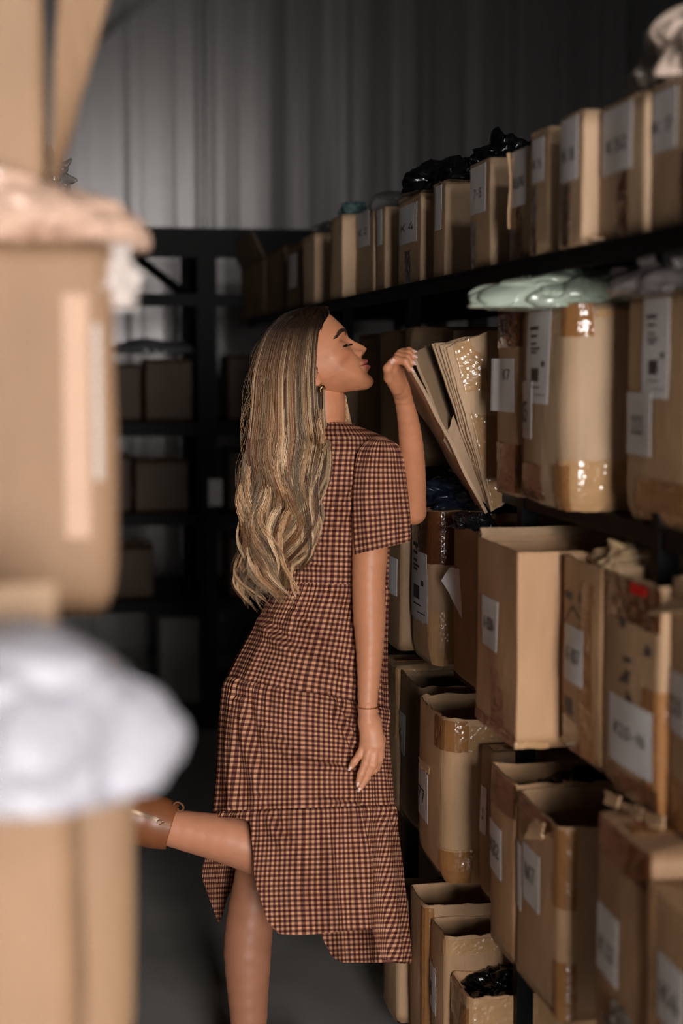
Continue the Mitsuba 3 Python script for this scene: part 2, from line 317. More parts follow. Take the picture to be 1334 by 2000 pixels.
def bag_mesh(cen, size, seed, sub=5, rough=0.35, flat=0.25, spikes=0.0, rotz=0.0, folds=1.0):
    m = trimesh.creation.icosphere(subdivisions=sub); v = np.array(m.vertices)
    sz = np.asarray(size, float)
    q = v * (sz / sz.max()) * 1.5 + seed * 3.1
    def crease(f, sd, w): return np.clip(1 - np.abs(meshkit.noise(q * f, sd) - 0.5) / w, 0, 1)
    d = 1 + rough * (1.1 * (meshkit.noise(q * 1.2, seed + 2) - 0.5) + 0.5 * (meshkit.noise(q * 2.6 * folds, seed + 3) - .5) - 0.22 * crease(1.7 * folds, seed + 5, .10) - 0.13 * crease(3.4 * folds, seed + 9, .12) + .10 * crease(2.3 * folds, seed + 13, .06))
    if spikes: d += spikes * np.clip(meshkit.noise(q * 2.0, seed + 20) - 0.62, 0, 1) * 2.2
    v = v * d[:, None]; v[:, 2] = np.where(v[:, 2] < -flat, -flat + (v[:, 2] + flat) * 0.08, v[:, 2])
    v[:, 2] += flat
    v = v * np.asarray(size)
    c, s = math.cos(rotz), math.sin(rotz); v[:, :2] = v[:, :2] @ np.array([[c, s], [-s, c]])
    return trimesh.Trimesh(v + np.asarray(cen), m.faces, process=False)
def bag(label, cen, size, color, seed, name='plastic_bag', mat='m_poly', amp=0.5, **kw):
    m = bag_mesh(cen, size, seed, **kw); q = np.array(m.vertices)
    t = meshkit.fbm(q * 22, 3, seed)[:, None]
    col = np.clip(np.asarray(color) * (1 - amp / 2 + amp * t), 0, 1)
    return single(name, label, 'bag', m, mat, smooth=True, color=col)
# ------------------------------------------------------------------ right run, top shelf (nearest first)
Z1, Z2, Z3, Z4, Z5 = DECKS[4], DECKS[3], DECKS[2], DECKS[1], DECKS[0]
SHADE_TINT = (0.60, 0.55, 0.50)  # kraft darkened in colour to stand for shade on far and recessed cartons
def strip(a, b): return (a, b, 0.0, 0.42, DARKTAPE)
G1 = None
def row1(label, N, xf, yt, lb=None, txt=None, dx=.40, tape=True, **kw):
    c = carton(label, N, xf, yt, Z1, dx=dx, lbls=[(*lb, txt, dict(hgt=.2, ty=.32, **kw.pop('lo', {})))] if lb else [], bulge=.003, rnd=.006,
               tapes=[(-c_[0], -c_[1], 0.0, c_[2], DARKTAPE) for c_ in kw.pop('ts', ())], **kw)
    return c
b1a = row1('brown carton at the right edge of the top shelf under a crumpled clear bag', (1392, 432), 1264, 120, (1268, 1326, 184, 164, 286), 'K 7', ts=[(.11, .07, .5)], clip_y=2.393)
b1b = row1('brown carton with a large square white label, second from the right on the top shelf', (1258, 458), 1168, 178, (1180, 1241, 205, 194, 326), 'K 52', ts=[(.11, .065, .52)], clip_y=2.604)
b1c = row1('carton with a tall label and bright side, third from the right on the top shelf', (1136, 477), 1092, 215, (1097, 1131, 238, 224, 348), 'K 8', ts=[(.10, .06, .48)])
flap(b1c, [(b1c.x0 + .002, b1c.y0 - .002, Z1 + .004), (b1c.x1, b1c.y0 - .002, Z1 + .004), (b1c.x1, b1c.y0 - .03, Z1 + .003), (b1c.x0 + .01, b1c.y0 - .03, Z1 + .003)])
b1d = row1('narrow brown carton with a plain label, fourth from the right on the top shelf', (1071, 494), 1036, 247, (1042, 1066, 287, 266, 352), 'K 5', ts=[(.09, .06, .55)])
flap(b1d, [(b1d.x0 + .002, b1d.y0 - .002, Z1 + .004), (b1d.x1, b1d.y0 - .002, Z1 + .004), (b1d.x1, b1d.y0 - .07, Z1 + .003), (b1d.x0 + .006, b1d.y0 - .07, Z1 + .003)])
b1e = row1('carton with a shiny creased label and a torn pale edge on the top shelf', (1033, 505), 997, 285, (1002, 1031, 297, 286, 398), 'K6N', ts=[(.12, .04, .5)])
q = [at_X(997, 300, b1e.x0 - .002), at_X(994, 300, b1e.x0 - .012), at_X(995, 445, b1e.x0 - .008), at_X(998, 445, b1e.x0 - .002)]
flap(b1e, q, (1.25, 1.2, 1.1), .003)
b1f = row1('carton with a wrinkled label just below the black bag on the top shelf', (957, 522), 917, 308, (921, 951, 332, 317, 412), '7-5', ts=[(.14, .10, .45)], lo=dict(tw=.5, tx=.25))
b1g = row1('carton with a wide shadowed kraft side under the black bags on the top shelf', (869, 546), 846, 352, (853, 865, 366, 360, 448), None)
b1h = row1('carton with a square grey label under the clear bags on the top shelf', (821, 557), 778, 373, (782, 816, 402, 393, 470), 'K 4', ts=[(.16, .1, .4)])
b1i = row1('slim carton between two labelled ones on the far half of the top shelf', (751, 572), 734, 403, (738, 747, 412, 408, 478), None)
b1j = row1('carton with a pale label just beyond the slim one on the top shelf', (729, 576), 694, 412, (698, 722, 414, 408, 478), 'K 2', clip_y=4.872)
b1k = row1('far carton with a narrow bright side below the teal bag on the top shelf', (668, 583), 645, 418, None)
b1l = row1('last clearly lit carton far along the top shelf, under a small grey bag', (615, 595), 592, 455, None)
b1m = row1('dim carton far along the top shelf behind the woman’s head', (588, 603), 560, 470, (566, 580, 498, 494, 560), None, tint=(.35, .33, .32))  # dark tint here and on the next two stands in for weak light
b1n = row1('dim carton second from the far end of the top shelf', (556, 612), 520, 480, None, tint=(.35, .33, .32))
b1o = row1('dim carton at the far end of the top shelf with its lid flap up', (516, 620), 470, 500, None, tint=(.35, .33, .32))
flap(b1o, [(b1o.x0, b1o.y0, Z1 + b1o.h), (b1o.x0, b1o.y1, Z1 + b1o.h), (b1o.x0 - .05, b1o.y1, Z1 + b1o.h + .10), (b1o.x0 - .05, b1o.y0, Z1 + b1o.h + .10)], (.3, .3, .3))  # flap tinted dark to match the shade painted on its carton
def on_top(px, py, c, fx=.4): p = at_X(px, py, c.x0 + .12); return p
def bag_at(label, px, py, X, w, d, h, color, seed, **kw):
    p = at_X(px, py, X); return bag(label, p, (w, d, h), color, seed, **kw)
WHITEP, GREYP, BLACKP = lin(210, 200, 192), lin(96, 94, 94), lin(8, 8, 10)
bag('clear crumpled bag of pink cloth at the right end of the top shelf', (1.02, 2.26, Z1 + b1a.h), (.15, .15, .11), lin(208, 186, 170), 3, rough=.45, spikes=.25, amp=.3, folds=.7)
bag('small clear bag bulging beside the pink cloth bag on the top shelf', (.95, 2.46, Z1 + b1b.h), (.06, .09, .07), lin(120, 112, 104), 4, rough=.6, spikes=.6)
bag('thin grey plastic sheet lying on the carton with the large square label', (1.05, 2.50, Z1 + b1b.h), (.12, .1, .02), lin(40, 38, 38), 5, rough=.6)
bag('crumpled black bag with a pointed end on the top shelf', (b1g.x0 + .14, b1g.y0 + .05, Z1 + b1g.h), (.12, .13, .075), BLACKP, 6, rough=.6, spikes=.8, name='black_bag')
bag('shiny black bag sagging over the edge of the top shelf', (b1h.x0 + .08, b1h.y0 + .02, Z1 + b1h.h), (.09, .13, .065), BLACKP, 8, rough=.6, spikes=.4, name='black_bag')
bag('flat black bag lying on the torn-edged carton', (b1e.x0 + .22, b1e.y0 + .18, Z1 + b1f.h), (.10, .16, .03), BLACKP, 9, rough=.6, name='black_bag')
bag('clear bag with grey contents on the square grey label carton', (b1h.x0 + .13, (b1h.y0 + b1h.y1) / 2, Z1 + b1h.h), (.12, .16, .06), lin(100, 98, 96), 10, rough=.55, spikes=.5)
bag('smoky clear bag on the slim far carton of the top shelf', (b1i.x0 + .13, (b1i.y0 + b1j.y1) / 2, Z1 + max(b1i.h, b1j.h)), (.12, .20, .055), lin(100, 98, 98), 11, rough=.55, spikes=.4)
bag('small teal bag on the far carton with the bright side', (b1k.x0 + .07, (b1k.y0 + b1k.y1) / 2, Z1 + b1k.h), (.06, .09, .035), lin(70, 92, 92), 12, rough=.5, spikes=.3)
bag('small grey bag at the far end of the top shelf', (b1l.x0 + .07, (b1l.y0 + b1l.y1) / 2, Z1 + b1l.h), (.06, .10, .035), lin(82, 80, 80), 13, rough=.5, spikes=.4)

# ------------------------------------------------------------------ right run, second shelf
SHIP = [(.15, .55, .80, .84), (.2, .5, .72, .75), (.22, .48, .64, .665), (.2, .62, .585, .61), (.25, .5, .545, .57), (.72, .84, .40, .46), (.28, .62, .24, .385), (.28, .7, .17, .185), (.5, .9, .09, .10)]
b2a = carton('scuffed carton at the right edge of the second shelf with two white labels', (1345, 1046), 1220, 562, Z2, tint=(.95, .88, .78), crush=.012, rnd=.02,
             lbls=[(1262, 1313, 588, 580, 780, None, dict(marks=SHIP)), (1225, 1281, 775, 768, 893, '111', dict(hgt=.30, ty=.34, tw=.5, tx=.24, lift=.001))],
             tapes=[(-.20, -.10, .78, .99, TAPE), (-.22, .0, .02, .2, TAPE)])
b2b = carton('large bright carton with a long shipping label under the pale green bag', (1106, 1001), 1017, 592, Z2, dx=.40, bulge=.010, rnd=.03, crush=.010,
             lbls=[(1036, 1081, 606, 606, 790, None, dict(marks=SHIP)), (1019, 1050, 748, 745, 858, 'K5', dict(hgt=.36, ty=.28, lift=.001, tw=.5))],
             tapes=[(-.035, .045, .84, 1.0, TAPE), (-.04, .20, .0, .245, CLEAR), (-.06, .0, .0, .22, TAPE), (-.26, -.12, .02, .2, DARKTAPE), (.05, .2, .93, .97, CLEAR)])
b2c = carton('dark taped carton with a label curling off its corner, beside the torn open box', (1014, 973), 968, 604, Z2, dx=.36, tint=(.85, .8, .74), bulge=.004, rnd=.02,
             lbls=[(968, 1008, 690, 700, 806, 'K7', dict(curl=.02, hgt=.2, ty=.6, tx=.5, tw=.35))],
             tapes=[(-.26, .0, .80, .98, DARKTAPE), (-.16, .0, .02, .28, DARKTAPE), (-.25, -.2, .1, .42, CLEAR)])
def side_pt(x, y, c): return at_Y(x, y, c.y0)
bag('pale green plastic bag spilling over the large bright carton', (b2b.x0 + .10, b2b.y0 + .13, Z2 + b2b.h - .005), (.225, .17, .062), lin(158, 170, 154), 21, rough=.5, flat=.2, folds=1.1, amp=.5, name='green_bag')
bag('grey plastic bag on the scuffed carton of the second shelf', (b2a.x0 + .13, b2a.y0 + .19, Z2 + b2a.h - .004), (.20, .15, .075), lin(92, 86, 84), 22, rough=.5, spikes=.3, name='grey_bag')

# the open box the woman pulls at: its near wall is a stack of layered sheets, its front panel leans out into the aisle
tb = thing('torn_box', 'torn open carton whose front panel the woman pulls out of the second shelf', 'box')
class Holder: pass
TB = Holder(); TB.key = tb
def tp(x, y, X): return at_X(x, y, X)
yn = 3.50
def ty(x, y, dy=0.0): return at_Y(x, y, yn + dy)
SH = (1.0, .98, .95)
for k, (dx_, dy_) in enumerate([(0, 0), (-7, .010), (-14, .020), (-21, .030), (-28, .040)]):     # layered corrugated sheets of the near wall
    m = flap(None, [ty(872 + dx_, 678 - k * 1.0, dy_), ty(972, 642 + k, dy_), ty(1004, 972 - k * 2, dy_), ty(958 + dx_ * .35, 998 - k * 3, dy_)], jag=.004, th=.0065)
    part(tb, 'sheet', m, 'm_cardboard', color=card_color(m.vertices, KRAFT * np.array(SH) * (1.08 - .05 * k), 60 + k))
tpz = flap(None, [ty(884, 672, -.005), ty(938, 655, -.006), ty(962, 800, -.006), ty(920, 808, -.005)], jag=.003, th=.0012, n=24)
part(tb, 'tape', tpz, 'm_tape', 'wrinkled clear packing tape', smooth=True, color=flat_color(tpz.vertices, CLEAR * 1.15, 3, .3))
tpz = flap(None, [ty(918, 806, -.005), ty(966, 796, -.006), ty(1003, 968, -.006), ty(962, 992, -.005)], jag=.003, th=.0012, n=24)
part(tb, 'tape', tpz, 'm_tape', smooth=True, color=flat_color(tpz.vertices, CLEAR, 4, .3))
PT, PB = at_Y(800, 712, yn + .02), at_Y(950, 1001, yn + .005)
FT, FB = at_Y(768, 714, yn + .30), at_Y(925, 978, yn + .26)
m = flap(None, [PT, PB, FB, FT], jag=.006, th=.007, n=28)
part(tb, 'front_panel', m, 'm_cardboard', color=card_color(m.vertices, KRAFT * .95, 71))
m = flap(None, [at_Y(806, 690, yn + .03), at_Y(836, 676, yn + .16), at_Y(894, 858, yn + .16), at_Y(872, 850, yn + .02)], jag=.005, th=.006)
part(tb, 'flap', m, 'm_cardboard', color=card_color(m.vertices, KRAFT * .82, 72))
m = flap(None, [at_Y(832, 676, yn + .20), at_Y(852, 670, yn + .30), at_Y(890, 850, yn + .30), at_Y(880, 845, yn + .2)], jag=.005, th=.006)
part(tb, 'flap', m, 'm_cardboard', color=card_color(m.vertices, KRAFT * .75, 73))
m = flap(None, [at_Y(866, 860, yn + .06), at_Y(886, 812, yn + .05), at_Y(952, 985, yn + .03), at_Y(938, 975, yn + .035)], jag=.006, th=.005)
part(tb, 'flap', m, 'm_cardboard', color=card_color(m.vertices, KRAFT * .8, 74))
bx0, bx1 = ty(958, 998)[0], ty(1004, 972)[0] + .16
m = cat_(box(bx0 + .02, bx1, yn + .05, yn + .46, Z2 + .002, Z2 + .008), box(bx0 + .03, bx1, yn + .46, yn + .466, Z2 + .002, Z2 + .34), box(bx1 - .006, bx1, yn + .05, yn + .46, Z2 + .002, Z2 + .33))
m = m.subdivide().subdivide(); part(tb, 'body', m, 'm_cardboard', color=card_color(m.vertices, KRAFT * .8, 75))
# farther boxes of the second shelf, seen between the face and the hand
b2e = carton('dim carton behind the woman’s hand on the second shelf', (803, 912), 791, 640, Z2, tint=SHADE_TINT, dx=.4)
b2f = carton('dim closed carton straight behind the woman’s face on the second shelf', (788, 905), 742, 645, Z2, tint=SHADE_TINT, dx=.4)
b2g = carton('dim carton beyond the woman’s face on the second shelf', (738, 880), 700, 652, Z2, tint=SHADE_TINT, dx=.4)
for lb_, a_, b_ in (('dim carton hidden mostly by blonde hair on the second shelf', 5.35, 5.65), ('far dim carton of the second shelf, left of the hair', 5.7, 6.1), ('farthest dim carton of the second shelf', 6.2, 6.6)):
    carton(lb_, world=(.86, 1.27, a_, b_, Z2, .30), tint=SHADE_TINT, group=None)

# ------------------------------------------------------------------ right run, third shelf
b3a = carton('carton cut off by the right edge of the third shelf, with a pale open flap', (1420, 1690), 1276, 1160, Z3, dx=.35, opn=True, tint=(.95, .88, .8), jag=.004,
             lbls=[(1294, 1350, 1310, 1324, 1445, 'K10', dict(hgt=.3))], tapes=[(-.2, 0, 0, .2, TAPE)], clip_y=2.379)
flap(b3a, [at_X(1272, 1175, b3a.x0), at_X(1345, 1150, b3a.x0 + .02), at_X(1360, 1190, b3a.x0 - .03), at_X(1268, 1200, b3a.x0 - .02)], (1.1, 1.1, 1.1))
b3b = carton('worn carton with a red sticker and torn bottom flaps on the third shelf', (1283, 1605), 1178, 1146, Z3, tint=(.92, .86, .78), crush=.008, opn=True, jag=.004,
             lbls=[(1196, 1278, 1388, 1394, 1532, 'K10-N', dict(hgt=.2, ty=.42)), (1236, 1264, 1144, 1148, 1168, None, dict(color=lin(190, 16, 20), name='sticker', label='red sticker'))],
             tapes=[(-.23, .0, .80, .99, DARKTAPE), (-.05, .02, 0, .55, TAPE), (-.2, 0, 0, .12, DARKTAPE)])
rs = random.Random(5)
for k in range(6):                                 # blotches of old stencilled print
    a_, z_ = .03 + .03 * rs.random() * 4, .45 + .08 * k
    mm = b3b.patch(b3b.wy - a_ - .02, b3b.wy - a_ + .012 * rs.random(), z_ * b3b.h, (z_ + .035) * b3b.h, .0009, jag=.02, th=.0003, seed=k)
    part(b3b.key, 'stencil_mark', mm, 'm_ink')
for k, (xa, xb, ya, yb) in enumerate([(1180, 1212, 1548, 1580), (1212, 1256, 1572, 1604), (1256, 1300, 1590, 1618)]):
    flap(b3b, [at_X(xa, ya - 6, b3b.x0 - .002), at_X(xb, ya + 8, b3b.x0 - .002), at_X(xb - 6, yb, b3b.x0 - .012), at_X(xa + 4, yb - 12, b3b.x0 - .014)], (1.25, 1.2, 1.1), jag=.008, n=10)
b3c = carton('carton printed with a small house mark around its label, next to the plain open carton', (1171, 1502), 1098, 1108, Z3 + .019, opn=True, tint=(1.0, .88, .76), jag=.003, rnd=.008,
             lbls=[(1107, 1147, 1216, 1234, 1346, 'K-007', dict(hgt=.26, ty=.36))], tapes=[(-.24, -.05, 0, .16, DARKTAPE), (-.09, -.03, 0, .9, TAPE)], clip_y=2.884)
def stroke(c, pts, w=.004):
    for (xa, ya), (xb, yb) in zip(pts[:-1], pts[1:]):
        p, q = at_X(xa, ya, c.x0), at_X(xb, yb, c.x0); s0, s1, za, zb = c.y1 - p[1], c.y1 - q[1], p[2] - c.z, q[2] - c.z
        d = np.array([s1 - s0, zb - za]); d /= np.linalg.norm(d); nrm = np.array([-d[1], d[0]]) * w / 2
        sq = np.array([[s0, za] + nrm, [s1, zb] + nrm, [s1, zb] - nrm, [s0, za] - nrm])
        a = c.surf(sq[:, 0], sq[:, 1], .0012); b = c.surf(sq[:, 0], sq[:, 1], .0004)
        v = np.vstack([a, b]); f = np.array([[0, 1, 2], [0, 2, 3], [4, 6, 5], [4, 7, 6], [0, 4, 5], [0, 5, 1], [1, 5, 6], [1, 6, 2], [2, 6, 7], [2, 7, 3], [3, 7, 4], [3, 4, 0]])
        part(c.key, 'printed_mark', (v, f), 'm_ink')
stroke(b3c, [(1104, 1214), (1122, 1184), (1146, 1222)])
for (xa, xb, ya, yb) in [(1106, 1121, 1152, 1172), (1136, 1146, 1160, 1180), (1106, 1125, 1356, 1400), (1140, 1150, 1410, 1428)]:
    p, q = at_X(xa, ya, b3c.x0), at_X(xb, yb, b3c.x0)
    part(b3c.key, 'printed_mark', b3c.patch(b3c.y1 - p[1], b3c.y1 - q[1], q[2] - b3c.z, p[2] - b3c.z, .0008, th=.0003), 'm_ink')
fb = box(.93, 1.32, 2.70, 2.87, Z3 + .001, Z3 + .0185).subdivide().subdivide()
single('flattened_carton', 'flattened carton lying under the carton with the house mark', 'box', fb, 'm_cardboard', color=card_color(fb.vertices, KRAFT * .8, 7))
b3d = carton('plain open carton with a broad pale side on the third shelf', (1008, 1463), 931, 1078, Z3, opn=True, tint=(1.0, .86, .74), dx=.44, jag=.0012, rnd=.004, bulge=.003,
             lbls=[(945, 976, 1165, 1176, 1275, 'A-8384', dict(hgt=.25, ty=.36, tw=.7))], tapes=[(-.16, -.11, 0, .34, DARKTAPE), (-.11, -.08, 0, .25, DARKTAPE), (-.29, 0, 0, .055, DARKTAPE), (.0, .06, 0, .035, CLEAR)])
flap(b3d, [(b3d.x0 + .004, b3d.y1 - .004, Z3 + b3d.h - .01), (b3d.x1 + .03, b3d.y1 - .004, Z3 + b3d.h - .01), (b3d.x1 + .03, b3d.y1 + .012, Z3 + b3d.h + .018), (b3d.x0 + .01, b3d.y1 + .012, Z3 + b3d.h + .016)], (1.1, 1.08, 1.05))
b3e = carton('dark open carton with a white label torn half off, on the third shelf', (931, 1352), 885, 1040, Z3, opn=True, tint=SHADE_TINT, jag=.006, dx=.42)
e_ = b3e
lab = flap(None, [at_X(903, 1112, e_.x0 - .003), at_X(880, 1108, e_.x0 - .010), at_X(862, 1134, e_.x0 - .035), at_X(905, 1213, e_.x0 - .003)], jag=.002, th=.0008, n=20)
lk = part(e_.key, 'label', lab, 'm_paper', 'torn white label hanging loose', color=flat_color(lab.vertices, PAPER, 9))
part(lk, 'lettering', text_on(e_, 'K 9', e_.y1 - at_X(893, 1170, e_.x0)[1], at_X(893, 1180, e_.x0)[2] - e_.z, .035, .004, .04), 'm_ink')
b3f = carton('taped carton with a crumpled shipping label beside the woman’s sleeve', (842, 1304), 790, 1000, Z3, tint=(.9, .84, .78), rnd=.03, crush=.008, dx=.36,
             lbls=[(806, 838, 1034, 1040, 1222, None, dict(marks=SHIP, jag=.01, color=lin(180, 176, 176)))],
             tapes=[(-.06, .14, .66, 1.0, DARKTAPE), (-.02, .14, .0, .36, CLEAR), (-.2, -.02, .72, .98, DARKTAPE)], clip_y=3.937)
b3g = carton('dim carton with a small pale label behind the woman’s right elbow on the third shelf', (782, 1272), 752, 1010, Z3, tint=SHADE_TINT, dx=.4, lbls=[(762, 778, 1088, 1092, 1165, None)])
bag('dark blue glossy plastic lying over the third shelf cartons', (b3f.x0 + .14, (b3f.y0 + b3f.y1) / 2 + .02, Z3 + b3f.h), (.14, .15, .05), lin(20, 28, 40), 31, rough=.6, spikes=.5, name='blue_bag')
bag('twisted dark plastic strip at the rim of the dark open carton', at_X(925, 1030, .93), (.05, .06, .03), lin(24, 26, 30), 32, rough=.6, spikes=.5)
bag('crumpled clear plastic inside the carton with the house mark', (b3c.x0 + .13, b3c.y0 + .1, Z3 + .019 + b3c.h - .03), (.12, .08, .05), lin(190, 160, 124), 33, rough=.6, spikes=.5)
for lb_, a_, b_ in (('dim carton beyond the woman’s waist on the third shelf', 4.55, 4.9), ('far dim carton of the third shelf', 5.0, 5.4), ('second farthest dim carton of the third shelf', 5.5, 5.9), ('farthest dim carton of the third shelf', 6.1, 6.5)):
    carton(lb_, world=(.88, 1.27, a_, b_, Z3, .32), tint=SHADE_TINT)

# ------------------------------------------------------------------ right run, fourth shelf
b4a = carton('carton in the lower right corner with pale tape down its edge', (1415, 2445), 1256, 1851, Z4, dx=.36, tint=(.9, .8, .68), rnd=.012,
             lbls=[(1290, 1345, 1868, 1905, 2040, 'K4', dict(hgt=.3))])
mm = b4a.patch(.002, .04, 0.01, b4a.h - .002, .0006, th=.0004); part(b4a.key, 'tape', mm, 'm_tape', color=flat_color(mm.vertices, CLEAR * 1.2, 8))
b4b = carton('dark carton with a crooked grey label and red printing on its lid, fourth shelf', (1262, 2230), 1163, 1660, Z4, tint=(.72, .62, .55), dx=.34,
             lbls=[(1170, 1216, 1786, 1800, 1935, 'K 12', dict(hgt=.25, jag=.006))], tapes=[(-.23, 0, .86, .99, DARKTAPE)])
rl = box(b4b.x0 + .03, b4b.x0 + .34, b4b.y1 - .10, b4b.y1 - .085, Z4 + b4b.h + .003, Z4 + b4b.h + .004)
part(b4b.key, 'print', rl, 'm_paper', 'red printed line', color=flat_color(rl.vertices, lin(170, 20, 34)))
bag('scrap of clear plastic beside the dark carton at the bottom right corner', at_X(1212, 2015, b4b.x0 - .004), (.018, .05, .035), lin(96, 88, 80), 41, rough=.6, spikes=.5)
b4c = carton('tall open carton with two overlapping labels and brown tape down its corner, fourth shelf', (1092, 1997), 1001, 1616, Z4, opn=True, jag=.004, dx=.42, rnd=.02, tint=(1.0, .9, .8), bulge=.004,
             lbls=[(1005, 1021, 1640, 1650, 1780, None, dict(jag=.004)), (1026, 1060, 1660, 1675, 1788, 'M7', dict(hgt=.3, tw=.6, ty=.4))],
             tapes=[(-.035, .028, .58, .985, TAPE), (-.03, .03, .0, .30, TAPE), (-.30, -.04, .92, .995, DARKTAPE)], clip_y=2.991)
flap(b4c, [at_X(1022, 1640, b4c.x0 - .002), at_X(1040, 1598, b4c.x0 - .02), at_X(1062, 1610, b4c.x0 - .025), at_X(1058, 1640, b4c.x0 - .002)], (1.2, 1.15, 1.05), jag=.01, n=10)
b4d = carton('open carton labelled K82 holding a black net bag, fourth shelf', (1003, 1885), 957, 1530, Z4, opn=True, jag=.005, dx=.42, rnd=.008, tint=(.95, .82, .7),
             lbls=[(957, 986, 1612, 1622, 1722, 'K82', dict(hgt=.3, ty=.36))], tapes=[(-.24, 0, .80, .99, DARKTAPE)])
bag('black net bag inside the open K82 carton', (b4d.x0 + .20, b4d.y0 + .12, Z4 + b4d.h - .10), (.14, .09, .07), lin(16, 15, 15), 42, rough=.5, name='net_bag')
b4e = carton('narrow dark carton with a slipped white label, left of the K82 carton', (958, 1764), 938, 1470, Z4, tint=SHADE_TINT, dx=.3,
             lbls=[(944, 955, 1535, 1540, 1632, '1', dict(hgt=.25, tw=.2, tx=.5, jag=.004))])
b4f = carton('open carton with crushed taped corners and a 77 label, fourth shelf next to the skirt', (869, 1730), 815, 1404, Z4, opn=True, jag=.006, dx=.30, rnd=.032, crush=.012, tint=(.98, .9, .8), bulge=.008,
             lbls=[(818, 843, 1508, 1513, 1610, '77', dict(hgt=.3, tw=.6))],
             tapes=[(-.09, .05, .80, .985, TAPE), (.05, .15, .80, .95, CLEAR), (-.03, .14, .0, .21, CLEAR), (-.03, .06, 0, .2, TAPE)])
flap(b4f, [at_X(818, 1478, b4f.x0 - .002), at_X(840, 1492, b4f.x0 - .002), at_X(838, 1512, b4f.x0 - .02), at_X(820, 1498, b4f.x0 - .02)], (1.3, 1.25, 1.15), jag=.008, n=10)
b4g = carton('dark open carton with a faded label behind the crushed taped one, fourth shelf', (817, 1630), 777, 1340, Z4, opn=True, jag=.006, tint=SHADE_TINT, dx=.36, lbls=[(770 + 10, 796, 1392, 1398, 1478, 'K', dict(hgt=.3, tw=.4))], clip_y=4.105)
b4h = carton('carton wrapped in shiny clear tape just behind the skirt, fourth shelf', (776, 1585), 752, 1300, Z4, tint=(.9, .85, .8), dx=.36, tapes=[(-.12, .06, .72, .98, CLEAR), (-.12, .04, .5, .7, CLEAR)])
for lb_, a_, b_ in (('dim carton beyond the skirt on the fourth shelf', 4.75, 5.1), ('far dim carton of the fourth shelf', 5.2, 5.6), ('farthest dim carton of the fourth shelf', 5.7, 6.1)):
    carton(lb_, world=(.88, 1.27, a_, b_, Z4, .30), tint=SHADE_TINT)

# ------------------------------------------------------------------ right run, bottom shelf
b5a = carton('open carton with a ragged taped rim holding a shiny black bag, bottom shelf', (912, 2170), 856, 1948, Z5, opn=True, jag=.006, dx=.34, rnd=.016, tint=(1.0, .85, .7),
             tapes=[(-.25, .20, .70, .985, CLEAR), (-.05, .0, .2, .9, TAPE)], clip_y=3.516)
bag('shiny black plastic bag inside the ragged taped carton', (b5a.x0 + .15, b5a.y0 + .14, Z5 + b5a.h - .07), (.13, .12, .075), lin(7, 7, 8), 51, rough=.6, spikes=.5, name='black_bag')
b5b = carton('open carton with a long smudged label behind the ragged taped one, bottom shelf', (868, 2110), 833, 1830, Z5, opn=True, jag=.005, dx=.36, tint=(.95, .85, .75),
             lbls=[(835, 858, 1872, 1895, 1985, 'K8', dict(hgt=.3, tw=.5, jag=.006))], tapes=[(-.02, .12, .88, .985, CLEAR)], clip_y=3.659)
b5c = carton('tall open carton with a bright taped side next to the skirt hem, bottom shelf', (829, 2060), 799, 1768, Z5, opn=True, jag=.003, dx=.40, tint=(1.05, .95, .85), rnd=.02, tapes=[(-.03, .02, 0, .98, TAPE)])
b5d = carton('dim carton behind the skirt hem on the bottom shelf', (776, 2000), 748, 1760, Z5, dx=.4, tint=(.9, .85, .8), rnd=.012)
for lb_, a_, b_ in (('dim carton low beyond the skirt hem', 4.62, 4.9), ('far dim carton of the bottom shelf', 5.0, 5.4), ('farthest dim carton of the bottom shelf', 5.5, 5.9)):
    carton(lb_, world=(.87, 1.27, a_, b_, Z5, .36), tint=SHADE_TINT)
# ------------------------------------------------------------------ left run, close to the camera and far out of focus
PALE = (.70, .62, .58)
l4 = carton('big blurred carton low at the left edge nearest the camera', world=(-.42, .026, 1.42, 1.64, Z3, .350), tint=PALE, rnd=.02, bulge=.008)
l4b = carton('blurred carton behind the nearest one, its corner showing beside the tan boot', world=(-.36, .087, 1.67, 2.02, Z3, .345), tint=(.72, .65, .60), rnd=.03, bulge=.008)
flap(l4, [(-.05, 1.44, Z3 + .36), (.012, 1.44, Z3 + .36), (.012, 1.47, Z3 + .50), (-.045, 1.47, Z3 + .50)], (.85, .82, .8))
bag('large white plastic bag resting on the nearest blurred carton', (-.022, 1.37, Z3 + .352), (.118, .12, .105), lin(176, 175, 182), 61, rough=.34, flat=.30, folds=.45, amp=.12, name='white_bag', mat='m_soft_poly')
bag('small clear plastic bag behind the white bag on the left shelf', (-.03, 1.56, Z3 + .352), (.07, .06, .07), lin(190, 176, 168), 62, rough=.5, spikes=.4, amp=.2)
l3 = carton('tall blurred carton on the middle left shelf with a strip of pale tape', world=(-.40, .078, 1.76, 2.12, Z2, .385), tint=PALE, rnd=.025, bulge=.006, crush=.012)
mm = l3.patch(l3.wy + .425, l3.wy + .450, .08, .33, .0008); part(l3.key, 'tape', mm, 'm_paper', 'strip of tape with its sheen painted pale', color=flat_color(mm.vertices, lin(196, 160, 134)))  # tape whose sheen is put into a pale matte colour
mm = l3.patch(l3.wy + .456, l3.wy + .466, .14, .30, .0008); part(l3.key, 'tape', mm, 'm_paper', color=flat_color(mm.vertices, lin(190, 176, 166)))  # narrow highlight beside the tape, painted as a pale matte strip
bag('peach coloured clear plastic bag slumped over the tall blurred carton', (-.04, 1.90, Z2 + .385), (.155, .13, .066), lin(206, 172, 150), 63, rough=.4, flat=.3, amp=.2, name='peach_bag')
bag('shiny clear plastic tail hanging off the peach bag', (.078, 1.80, Z2 + .318), (.026, .03, .036), lin(198, 186, 178), 64, rough=.5, flat=.9, spikes=.5, amp=.2)
